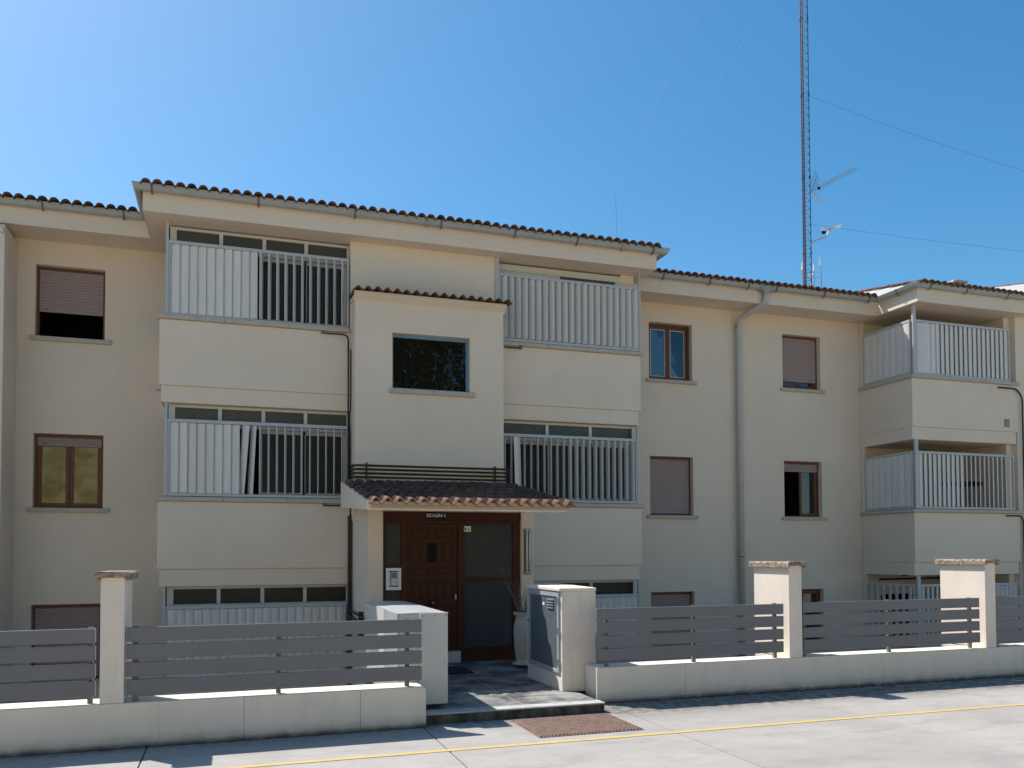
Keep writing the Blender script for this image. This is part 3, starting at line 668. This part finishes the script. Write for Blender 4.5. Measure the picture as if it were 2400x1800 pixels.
# ---- downpipes and conduits
def curve_pts(pts, r=.05, n=4):
    out = [Vector(pts[0])]
    for a, b, c in zip(pts, pts[1:], pts[2:]):
        a, b, c = Vector(a), Vector(b), Vector(c); d1 = (a - b).normalized(); d2 = (c - b).normalized(); q = min(r, (a - b).length * .45, (c - b).length * .45)
        p0 = b + d1 * q; p1 = b + d2 * q
        for k in range(n + 1): t = k / n; out.append(p0 * (1 - t) ** 2 + b * 2 * t * (1 - t) + p1 * t ** 2)
    out.append(Vector(pts[-1])); return out
DPX = 10.64
dp = MB().tube(curve_pts([(10.90, 15.265, 7.50), (10.90, 15.265, 7.19), (DPX, 15.86, 6.98), (DPX, 15.90, 6.72), (DPX, 15.90, ZY)], .11, 5), .066, 16).obj('downpipe', 'pipe', bld, 0, True)
for z in (6.86, 4.8, 3.72, 1.74, .0): MB().tube([(DPX, 15.90, z), (DPX, 15.90, z + .035)], .072, 16).obj('pipe_collar', 'pipe', dp)
MB().tube([(10.90, 15.265, 7.34), (10.90, 15.265, 7.46)], [.068, .085], 16).obj('pipe_collar', 'gutter', dp)
for z in (6.80, 1.70): MB().tube([(DPX, 15.90, z), (DPX, 15.90, z + .015)], .076, 16).obj('pipe_clamp', 'bracket', dp)
B('gutter_outlet', 'gutter', bld, 10.74, 11.10, 15.185, 15.34, 7.43, 7.555, .02)
cd = MB().tube(curve_pts([(1.43, 14.345, 5.535), (1.86, 14.345, 5.535), (1.862, 14.345, 5.3), (1.862, 14.345, 3.05)], .14, 6), .014, 8).obj('conduit', 'rail', bld)
B('conduit_end', 'bracket', cd, 1.405, 1.47, 14.33, 14.36, 5.52, 5.56, .004)
MB().tube([(1.47, 14.345, 2.612), (1.90, 14.345, 2.612)], .014, 8).obj('conduit', 'rail', bld); B('conduit_end', 'bracket', bld, 1.44, 1.50, 14.33, 14.36, 2.60, 2.64, .004)
MB().tube([(4.66, 14.345, 5.535), (4.98, 14.345, 5.535)], .014, 8).obj('conduit', 'rail', bld); B('conduit_end', 'bracket', bld, 4.95, 5.0, 14.33, 14.36, 5.52, 5.59, .004)
for z in (3.265, 3.20, 3.135, 3.07):
    MB().tube(curve_pts([(1.885, 14.37, z - .35), (1.885, 14.37, z - .02), (1.89, YBOX - .03, z), (4.60, YBOX - .03, z)], .07, 5), .017, 8).obj('conduit', 'rail', bld)
    MB().tube([(4.55, YBOX - .03, z), (4.61, YBOX - .03, z)], .022, 8).obj('conduit_end', 'rail', bld)
for x in (2.11, 4.345): B('conduit_clamp', 'rail', bld, x - .012, x + .012, YBOX - .055, YBOX - .002, 3.03, 3.31, .003)
B('downpipe', 'brownpipe', bld, 1.865, 1.93, 14.335, 14.395, ZY, 2.44, .006)
for k, z in enumerate((.80, .70, .60, .50)):
    MB().tube(curve_pts([(1.885 - .0 * k, 14.33, z + .55), (1.885, 14.30, z + .05), (1.90, 11.3, z)], .12, 4), .018, 8).obj('conduit', 'rail', bld)
for z in (.42,): B('conduit_clamp', 'rail', bld, 1.865, 1.94, 13.1, 13.125, .42, .90, .003)
cd2 = MB().tube(curve_pts([(16.40, 14.36, 5.50), (16.93, 14.36, 5.50), (17.10, 14.36, 5.32), (17.10, 14.36, ZY)], .2, 6), .018, 8).obj('conduit', 'rail', bld)
MB().tube(curve_pts([(16.56, 14.36, 2.60), (17.0, 14.36, 2.60), (17.06, 14.36, 2.45), (17.06, 14.36, ZY)], .1, 5), .016, 8).obj('conduit', 'rail', bld)
vt = B('vent_grille', 'bracket', bld, 16.60, 16.74, 14.385, 14.399, 4.62, 4.79, .004)
for k in range(4): B('vent_slat', 'alu', vt, 16.612, 16.728, 14.378, 14.384, 4.64 + k * .036, 4.656 + k * .036, .001)
# little drain spouts on the sides of the balconies
for (x, z) in ((-1.20, 4.53), (-1.20, 1.585)): MB().prism([(14.9, z), (15.1, z), (15.1, z + .05), (14.95, z + .05)], 0, x - .02, x + .075).obj('drain_spout', 'wall', bld)
for z in (4.54, 1.62): MB().tube([(13.985, 14.72, z), (13.86, 14.68, z - .015)], .028, 10).obj('drain_spout', 'wall', bld)

# ------------------------------------------------------------------ boundary walls, pillars, fences
FY = 8.56
wl = thing('boundary_wall', 'low cream boundary wall left of the entrance, stained dark along its foot', 'wall')
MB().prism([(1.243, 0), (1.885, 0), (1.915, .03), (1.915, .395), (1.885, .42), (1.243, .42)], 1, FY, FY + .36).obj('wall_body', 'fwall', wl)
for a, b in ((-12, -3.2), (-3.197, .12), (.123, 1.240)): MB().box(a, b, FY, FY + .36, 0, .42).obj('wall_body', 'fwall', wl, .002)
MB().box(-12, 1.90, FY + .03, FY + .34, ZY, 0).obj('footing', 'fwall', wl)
root_at(wl, (-5, FY + .18, 0))
RY = 9.19
wr = thing('boundary_wall', 'low cream boundary wall right of the entrance, running to the far right', 'wall')
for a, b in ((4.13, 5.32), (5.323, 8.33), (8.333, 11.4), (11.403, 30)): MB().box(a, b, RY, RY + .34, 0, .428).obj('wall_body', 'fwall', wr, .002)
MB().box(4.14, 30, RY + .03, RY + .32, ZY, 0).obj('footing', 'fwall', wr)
root_at(wr, (12, RY + .17, 0))
def pillar(x0, x1, y0, y1, zt, label, hood):
    p = thing('fence_pillar', label, 'pillar', group='capped pillars of the boundary wall')
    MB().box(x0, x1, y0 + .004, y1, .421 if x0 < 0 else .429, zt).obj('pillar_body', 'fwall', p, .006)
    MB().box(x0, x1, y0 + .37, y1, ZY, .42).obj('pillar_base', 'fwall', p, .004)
    # clay cap: an upturned shallow channel with rounded shoulders
    a, b = x0 - .045, x1 + .05; t = zt + .002
    MB().prism([(a, t - .03), (a + .03, t - .03), (a + .045, t), (b - .045, t), (b - .03, t - .03), (b, t - .03), (b, t + .03), (b - .025, t + .05), (a + .025, t + .05), (a, t + .03)], 1, y0 - .04, y0 + (y1 - y0) * .5).obj('clay_cap', 'cap', p, .003)
    MB().prism([(a, t - .03), (a + .03, t - .03), (a + .045, t), (b - .045, t), (b - .03, t - .03), (b, t - .03), (b, t + .028), (b - .025, t + .048), (a + .025, t + .048), (a, t + .028)], 1, y0 + (y1 - y0) * .5 + .003, y1 + .05).obj('clay_cap', 'cap', p, .003)
    root_at(p, ((x0 + x1) / 2, (y0 + y1) / 2, .42))
pillar(-1.15, -.945, 8.565, 9.19, 1.59, 'cream pillar with clay cap between the two fence panels left of the entrance', 1)
pillar(6.863, 7.06, RY, 9.97, 1.625, 'cream pillar with clay cap between the first and second fence panels right of the entrance', 1)
pillar(10.172, 10.36, RY, 10.0, 1.635, 'cream pillar with clay cap near the right edge, past the second right fence panel', 1)
def fence(x0, x1, y, posts, label, dz=0.0):
    f = thing('fence_panel', label, 'fence', group='grey slatted fence panels on the boundary wall')
    n = 1
    for (z0, z1) in ((.985, 1.118), (.822, .958), (.658, .792), (.488, .630)):
        j = random.uniform(-.003, .003)
        MB().box(x0 + random.uniform(0, .006), x1 - random.uniform(0, .006), y - .020, y + .024, z0 + dz + j, z1 + dz + j).obj('fence_slat', 'fence', f, .003)
    for x in posts:
        MB().box(x - .023, x + .023, y + .025, y + .065, .421 + (0.008 if dz else 0), 1.125 + dz).obj('fence_post', 'fence', f, .002)
    root_at(f, ((x0 + x1) / 2, y, .42))
FR = 8.625
fence(-4.6, -1.19, FR, (-4.3, -2.8, -1.24), 'grey fence panel of four slats at the left edge, left of the pillar')
fence(-.93, 1.885, FR, (-.855, .445, 1.735), 'long grey fence panel of four slats between the left pillar and the metal cabinet')
fence(4.15, 6.80, 9.25, (4.30, 5.50, 6.70), 'grey fence panel of four slats next to the meter cabinet, right of the entrance', .012)
fence(7.10, 10.10, 9.25, (7.15, 8.54, 9.97), 'second grey fence panel right of the entrance, between the two right pillars', .018)
fence(10.39, 13.4, 9.25, (10.45, 11.8, 13.3), 'grey fence panel cut off by the right edge of the photo', .022)

# ------------------------------------------------------------------ cabinets
c = thing('meter_cabinet', 'cream masonry meter cabinet with a dented grey metal door right of the path', 'cabinet')
MB().box(3.835, 4.285, 9.555, 10.82, .10, 1.325).obj('cabinet_body', 'fwall', c, .004)
MB().prism([(9.545, 1.326), (10.83, 1.326), (10.83, 1.38), (9.545, 1.368)], 0, 3.80, 4.29).obj('cabinet_top', 'fwall', c, .008)
f = MB()
for (a, b, p, q) in ((9.62, 10.73, 1.255, 1.315), (9.62, 10.73, .32, .365), (9.62, 9.675, .365, 1.255), (10.675, 10.73, .365, 1.255)): f.box(3.812, 3.834, a, b, p, q)
f.obj('door_frame', 'cabframe', c, .004)
d = B('cabinet_door', 'cabdoor', c, 3.822, 3.833, 9.685, 10.665, .373, 1.247, .003)
for ya in (9.80, 10.345):
    for k in range(4):
        z = 1.215 - k * .034
        MB().prism([(3.822, z + .010), (3.806, z - .010), (3.822, z - .012)], 1, ya, ya + .21).obj('louver_vent', 'cabdoor', d)
B('label_plate', 'letter', d, 3.818, 3.8215, 10.12, 10.19, 1.13, 1.165, 0)
for z in (.42, .80, 1.17): B('hinge', 'steel', c, 3.800, 3.812, 9.615, 9.65, z, z + .08, .003)
MB().tube([(3.812, 10.64, .90), (3.775, 10.64, .90)], .014, 8).obj('latch', 'steel', c); MB().tube([(3.78, 10.69, .90), (3.78, 10.57, .905)], .009, 8).obj('latch', 'steel', c)
root_at(c, (4.06, 10.19, .11))
c = thing('metal_cabinet', 'long sheet metal cabinet with a galvanised top left of the path', 'cabinet')
MB().box(1.935, 2.245, 8.945, 9.0, .165, 1.148).obj('front_sheet', 'panelw', c, .003)
MB().box(1.72, 2.24, 9.002, 11.35, .165, 1.143).obj('cabinet_body', 'panelw', c, .004)
for a, b in ((9.0, 9.62), (9.624, 10.25), (10.254, 11.36)):
    MB().prism([(1.70, 1.1445), (2.25, 1.1445), (2.25, 1.149), (1.98, 1.158), (1.70, 1.149)], 1, a, b).obj('top_sheet', 'galv', c)
MB().prism([(1.933, 1.149), (2.25, 1.149), (2.25, 1.153), (1.933, 1.153)], 1, 8.93, 8.998).obj('top_sheet', 'galv', c)
for a, b in ((9.01, 9.85), (9.86, 10.3), (10.31, 11.34)):
    MB().box(1.700, 1.718, a, b, .17, 1.142).obj('side_sheet', 'panelw' if a > 9.8 else 'galv', c, .002)
for (x, z) in ((1.965, 1.12), (2.10, 1.125), (2.22, 1.12), (2.21, .62), (2.21, .32)): MB().tube([(x, 8.945, z), (x, 8.941, z)], .006, 8).obj('screw', 'bracket', c)
B('cabinet_plinth', 'riser', c, 1.95, 2.2, 9.1, 11.3, .10, .164, .004)
root_at(c, (1.98, 10.1, .11))

# ------------------------------------------------------------------ small things at the entrance
p = thing('plant_vase', 'tall fluted white vase standing against the wall right of the glass door', 'vase')
cx, cy = 4.20, 12.08
MB().lathe([(.02, .112), (.155, .112), (.16, .125), (.13, .15), (.095, .17), (.10, .20), (.118, .35), (.135, .62), (.13, .72), (.105, .80), (.10, .84), (.135, .875), (.145, .895), (.135, .905), (.11, .88), (.095, .83), (.05, .80)], cx, cy, 28).obj('vase_body', 'pot', p, 0, True)
for k in range(18):
    a = 2 * math.pi * k / 18; r0 = .104; 
    MB().tube([(cx + .101 * math.cos(a), cy + .101 * math.sin(a), .21), (cx + .119 * math.cos(a), cy + .119 * math.sin(a), .36), (cx + .134 * math.cos(a), cy + .134 * math.sin(a), .62), (cx + .122 * math.cos(a), cy + .122 * math.sin(a), .74)], .006, 5).obj('flute', 'pot', p)
root_at(p, (cx, cy, .11))
p = MB()
for k in range(34):
    a = random.uniform(0, 6.28); lean = random.uniform(.02, .17); h = random.uniform(.30, .62)
    if k < 3: a = 3.3 - k * .25; lean = .38 - k * .09; h = .78
    pts = []; rr_ = []
    for s in range(6):
        t = s / 5; wv = random.uniform(-.012, .012)
        pts.append((cx + math.cos(a) * (.03 + lean * t ** 1.2) + wv, cy + math.sin(a) * (.03 + lean * t) + wv, .80 + h * t)); rr_.append(.0055 * (1 - .75 * t))
    p.tube(pts, rr_, 5)
tag(p.obj('dry_branches', 'twig'), 'bunch of bare dry branches standing in the white vase', 'branches')
tag(B('door_mat', 'mat', None, 2.55, 3.25, 11.42, 12.15, .1125, .122, .003), 'dark door mat lying on the landing before the wooden door', 'doormat')
s = thing('door_sign', 'small black sign with white letters above the wooden door', 'sign')
B('sign_plate', 'black', s, 2.815, 3.165, DY - .034, DY - .021, 2.335, 2.43, .003)
def text(body, x, z, y, size, parent, m, width=None, name='lettering'):
    cu_ = bpy.data.curves.new(name, 'FONT'); cu_.body = body; cu_.size = size; cu_.align_x = 'CENTER'; cu_.align_y = 'CENTER'; cu_.extrude = .001; cu_.offset = .0012
    o = bpy.data.objects.new(name + '_tmp', cu_); col.objects.link(o)
    bpy.context.view_layer.update()
    me = bpy.data.meshes.new_from_object(o.evaluated_get(bpy.context.evaluated_depsgraph_get())); bpy.data.objects.remove(o)
    me.materials.clear(); me.materials.append(M[m])
    xs_ = [v.co.x for v in me.vertices]; k = (width / (max(xs_) - min(xs_))) if width else 1
    for v in me.vertices: v.co = Vector((v.co.x * k, v.co.z, v.co.y))
    q = inst(name, me, (x, y, z), (0, 0, 0), parent); return q
text('ESCALERA 3', 2.99, 2.383, DY - .036, .072, s, 'letter', .30)
root_at(s, (2.99, DY - .02, 2.335))
s = thing('intercom', 'white intercom plate with a grey speaker and bell buttons left of the door', 'intercom')
B('intercom_plate', 'antw', s, 2.215, 2.447, DY - .03, DY - .002, 1.245, 1.58, .004)
B('speaker_unit', 'alu', s, 2.265, 2.395, DY - .045, DY - .031, 1.31, 1.52, .004)
B('unit_cap', 'black', s, 2.258, 2.402, DY - .05, DY - .031, 1.522, 1.535, .003); B('unit_cap', 'black', s, 2.258, 2.402, DY - .05, DY - .031, 1.297, 1.309, .003)
for k in range(5): B('speaker_slot', 'black', s, 2.283, 2.378, DY - .048, DY - .0455, 1.43 + k * .016, 1.438 + k * .016, 0)
for k in range(5):
    B('bell_button', 'letter', s, 2.30, 2.375, DY - .049, DY - .0455, 1.325 + k * .019, 1.337 + k * .019, .001); B('bell_button', 'bracket', s, 2.280, 2.292, DY - .049, DY - .0455, 1.326 + k * .019, 1.336 + k * .019, .001)
root_at(s, (2.33, DY, 1.245))
s = thing('wall_lamp', 'unlit twin tube lamp fixed upright on the pier right of the door', 'lamp')
B('lamp_backplate', 'bracket', s, 4.415, 4.535, 12.585, 12.619, 1.46, 2.19, .012)
for x in (4.449, 4.50): MB().tube([(x, 12.565, 1.49), (x, 12.565, 2.16)], .018, 12).obj('lamp_tube', 'tube', s, 0, True)
for z in (1.47, 2.155): B('lamp_cap', 'alu', s, 4.42, 4.53, 12.55, 12.584, z, z + .03, .006)
root_at(s, (4.475, 12.61, 1.46))
s = thing('door_sticker', 'small white and yellow sticker in the top corner of the glass door', 'sticker')
B('sticker_sheet', 'letter', s, 3.452, 3.565, DY + .0265, DY + .0295, 2.14, 2.225, 0)
MB().prism([(3.49, 2.155), (3.555, 2.155), (3.548, 2.20), (3.527, 2.185), (3.512, 2.205)], 1, DY + .0245, DY + .0262).obj('sticker_print', 'sticky', s)
MB().prism([(3.46, 2.165), (3.485, 2.16), (3.48, 2.20), (3.463, 2.195)], 1, DY + .0245, DY + .0262).obj('sticker_print', 'black', s)
root_at(s, (3.51, DY + .028, 2.14))
gr = thing('drain_cover', 'rusty ribbed iron cover set in the road at the step', 'drain cover')
B('cover_plate', 'rust', gr, 2.85, 3.98, 7.70, 8.585, .001, .0075, .001)
mb = MB()
for k in range(29): x = 2.866 + k * .0385; mb.box(x, x + .018, 7.715, 8.57, .0074, .0185)
mb.obj('cover_ribs', 'rust', gr)
root_at(gr, (3.41, 8.14, 0))

# ------------------------------------------------------------------ mast, antennas, wires
ms = thing('antenna_mast', 'tall reddish lattice radio mast rising behind the right part of the roof', 'mast')
MY = 26.0; L0 = [(20.34, MY, 0), (20.60, MY, 0), (20.42, MY + .2, 0)]
ztop = 32.0
for k, (x, y, _) in enumerate(L0):
    MB().tube([(x, y, ZY), (x, y, ztop)], (.026, .017, .022)[k], 8).obj('mast_leg', 'mast' if k != 1 else 'mastg', ms, 0, True)
br = MB(); z = 7.2; i = 0
while z < ztop - .3:
    for a, b in ((0, 1), (1, 2), (2, 0)):
        pa, pb = L0[a], L0[b]
        br.tube([(pa[0], pa[1], z), (pb[0], pb[1], z)], .006, 4, False)
        br.tube([(pa[0], pa[1], z), (pb[0], pb[1], z + .3)], .005, 4, False)
        if (a, b) == (0, 1) and z < 19: br.tube([(pb[0], pb[1], z), (pa[0], pa[1], z + .3)], .005, 4, False)
    z += .3; i += 1
br.obj('mast_bracing', 'mastg', ms)
for z in (13.0, 15.9, 19.05, 22.0, 24.7):
    mb = MB()
    for (x, y, _) in L0: mb.tube([(x, y, z), (x, y, z + .1)], .032, 8)
    mb.obj('mast_coupling', 'mast', ms)
root_at(ms, (20.45, MY + .07, ZY))
# directional television antenna
t = thing('television_antenna', 'directional television antenna with a long toothed boom halfway up the mast', 'antenna')
A, Bq = Vector((20.62, MY - .03, 15.38)), Vector((22.50, MY - .35, 16.44)); dr = (Bq - A).normalized()
MB().tube([A, Bq], .017, 8).obj('boom', 'ant', t)
el = MB(); side = Vector((.42, -.1, -.38)).normalized()
for k in range(15):
    q = A + dr * (.36 + k * .122); hl = .10 if k > 3 else .13
    el.tube([q - side * hl, q + side * hl], .007, 5)
el.obj('antenna_elements', 'mastg', t)
MB().box(20.87, 20.96, MY - .14, MY - .06, 15.47, 15.57).obj('dipole_box', 'black', t, .01)
for sgn, up in ((1, Vector((.26, 0, .63))), (-1, Vector((.50, 0, -.36)))):
    gm = MB(); bse = A + Vector((.02, 0, .02 * sgn)); sd = Vector((.4, .25, -.17)).normalized() if sgn > 0 else Vector((.2, .9, .1)).normalized()
    for k in range(7):
        q = bse + up * (.15 + .85 * k / 6); gm.tube([q - sd * .24, q + sd * .24], .006, 4)
    for s_ in (-.24, .24): gm.tube([bse + up * .15 + sd * s_, bse + up + sd * s_], .006, 4)
    gm.tube([bse, bse + up], .012, 6)
    gm.obj('reflector_grid', 'ant' if sgn < 0 else 'mastg', t)
root_at(t, tuple(A))
t = thing('loop_antenna', 'ring shaped radio antenna on a bent arm below the toothed antenna', 'antenna')
MB().tube(curve_pts([(20.60, MY, 13.46), (21.28, MY - .1, 13.74), (21.36, MY - .12, 14.02)], .16, 6), .026, 8).obj('arm', 'ant', t)
MB().tube([(21.35, MY - .12, 14.02), (21.07, MY - .14, 13.86)], .02, 8).obj('arm', 'ant', t)
for dz_ in (0, .07):
    rg = []
    for k in range(33):
        a = R(215 + 310 * k / 32 - 90 + 60); rg.append((21.37 + .47 * math.cos(a), MY - .14 + .47 * math.sin(a), 14.0 + dz_ + .16 * math.cos(a - .6)))
    MB().tube(rg, .008, 5).obj('ring', 'ant', t)
MB().box(21.0, 21.13, MY - .19, MY - .09, 13.78, 13.88).obj('dipole_box', 'black', t, .01)
root_at(t, (20.6, MY, 13.46))
for (x, z0, z1, z2, lb) in ((19.96, 11.3, 12.24, 12.56, 'white tipped rod antenna left of the mast foot'), (20.82, 11.3, 12.47, 12.79, 'white tipped rod antenna right of the mast foot'), (20.47, 11.4, 12.25, 12.5, 'white tipped rod antenna in front of the mast foot')):
    t = thing('rod_antenna', lb, 'antenna', group='rod antennas at the mast foot')
    yy = MY - .3
    dx = .04 if x > 20.6 else 0
    MB().tube([(x, yy, z0), (x - dx, yy, z1)], .02, 8).obj('rod', 'ant', t); MB().tube([(x - dx, yy, z1), (x - dx * 2.2, yy, z2)], [.038, .015], 8).obj('rod_tip', 'antw', t)
    for z in (z0 + .12, z0 + .75): MB().tube([(x, yy, z), (20.45, MY, z + .03)], .012, 6).obj('rod_bracket', 'ant', t)
    root_at(t, (x, yy, z0))
def wire(a, b, label, m='wire', sag=0.0, r=.006, grp='guy wires of the mast'):
    a, b = Vector(a), Vector(b); pts = [a.lerp(b, k / 14) - Vector((0, 0, sag * 4 * (k / 14) * (1 - k / 14))) for k in range(15)]
    tag(MB().tube(pts, r, 5).obj('guy_wire', m), label, 'wire', grp)
wire((20.36, MY, 30.34), (8.05, 18.0, 9.25), 'steeper of the two pale guy wires left of the mast', r=.0055)
wire((20.36, MY, 24.71), (8.35, 18.0, 9.18), 'flatter of the two pale guy wires left of the mast', sag=.25, r=.0055)
wire((20.61, MY, 24.71), (28.0, 20.0, 16.17), 'highest guy wire right of the mast, crossing the top right corner', 'wire', .1)
wire((20.61, MY, 19.07), (27.91, 20.0, 13.72), 'middle guy wire running down to the right from the mast', 'wired', .15, .006)
wire((20.61, MY, 14.15), (27.84, 20.0, 11.56), 'lowest guy wire running down to the right from the mast', 'wired', .08, .006)
tag(MB().tube([(8.69, 18, 8.2), (8.68, 18, 9.8), (8.665, 18, 10.33), (8.62, 18, 10.40), (8.58, 18, 10.36)], .006, 6).obj('whip_antenna', 'ant'), 'thin hooked whip antenna on the main roof under the pale wires', 'antenna')

# ------------------------------------------------------------------ across the road (only seen as reflections)
bk = MB()
prof = [(-7.0, -.012), (-8.0, 0.0), (-8.4, 1.0), (-10.5, 2.8), (-14, 6.4), (-19, 9.6), (-45, 11.5)]
nx = 40
for a, b in zip(prof, prof[1:]):
    for k in range(nx):
        xa, xb = -60 + 120 * k / nx, -60 + 120 * (k + 1) / nx
        hh = lambda x, z: z * (1.0 if x < 6 else max(.35, 1 - (x - 6) * .035)) + .25 * math.sin(x * .9) * (z > 1)
        bk.quad((xa, a[0], hh(xa, a[1])), (xa, b[0], hh(xa, b[1])), (xb, b[0], hh(xb, b[1])), (xb, a[0], hh(xb, a[1])))
tag(bk.obj('hillside', 'grass'), 'dry grassy bank across the road', kind='structure')
rw = thing('retaining_wall', 'low whitewashed wall across the road', 'wall'); MB().box(-40, 5.5, -7.9, -7.6, 0, 1.6).obj('wall_body', 'fwall', rw, .01); root_at(rw, (-17, -7.75, 0))
def tree(x, y, z, h, rad_, label):
    t = thing('leafy_tree', label, 'tree', group='trees across the road')
    tr = MB().tube([(x, y, z), (x + .15, y, z + h * .3), (x - .1, y + .1, z + h * .6), (x, y, z + h * .85)], [.28, .2, .13, .05], 8)
    cl = []
    for k in range(38):
        a = random.uniform(0, 6.28); r_ = rad_ * math.sqrt(random.random()); zz = z + h * random.uniform(.42, 1.0); f_ = 1 - abs((zz - z) / h - .65) * 1.3
        cl.append(Vector((x + math.cos(a) * r_ * f_, y + math.sin(a) * r_ * f_, zz)))
    for c_ in cl[:10]: tr.tube([(x, y, z + h * .35), c_.lerp(Vector((x, y, z + h * .5)), .3), c_], [.09, .05, .02], 5)
    tr.obj('trunk', 'bark', t)
    lf = MB()
    for c_ in cl:
        s_ = rad_ * random.uniform(.28, .45)
        for j in range(170):
            v = Vector((random.gauss(0, 1), random.gauss(0, 1), random.gauss(0, .8))); v = v.normalized() * s_ * random.uniform(.5, 1.05) + c_
            u = Vector((random.uniform(-1, 1), random.uniform(-1, 1), random.uniform(-1, 1))).normalized() * .14; wv = u.orthogonal().normalized() * .10
            lf.quad(tuple(v - u), tuple(v + wv), tuple(v + u), tuple(v - wv))
    me = bpy.data.meshes.new('crown'); me.from_pydata(lf.v, [], lf.f); me.materials.append(M['leaf']); o = bpy.data.objects.new('crown', me); col.objects.link(o); o.parent = t; o['kind'] = 'stuff'
    root_at(t, (x, y, z))
tree(8.9, -11.0, 3.0, 12.5, 4.6, 'broad leafy tree across the road, facing the stairs')
tree(4.2, -13.0, 4.5, 10.5, 3.6, 'tall leafy tree across the road on the bank')
tree(13.6, -13.5, 3.5, 9.0, 3.2, 'smaller leafy tree across the road at the end')
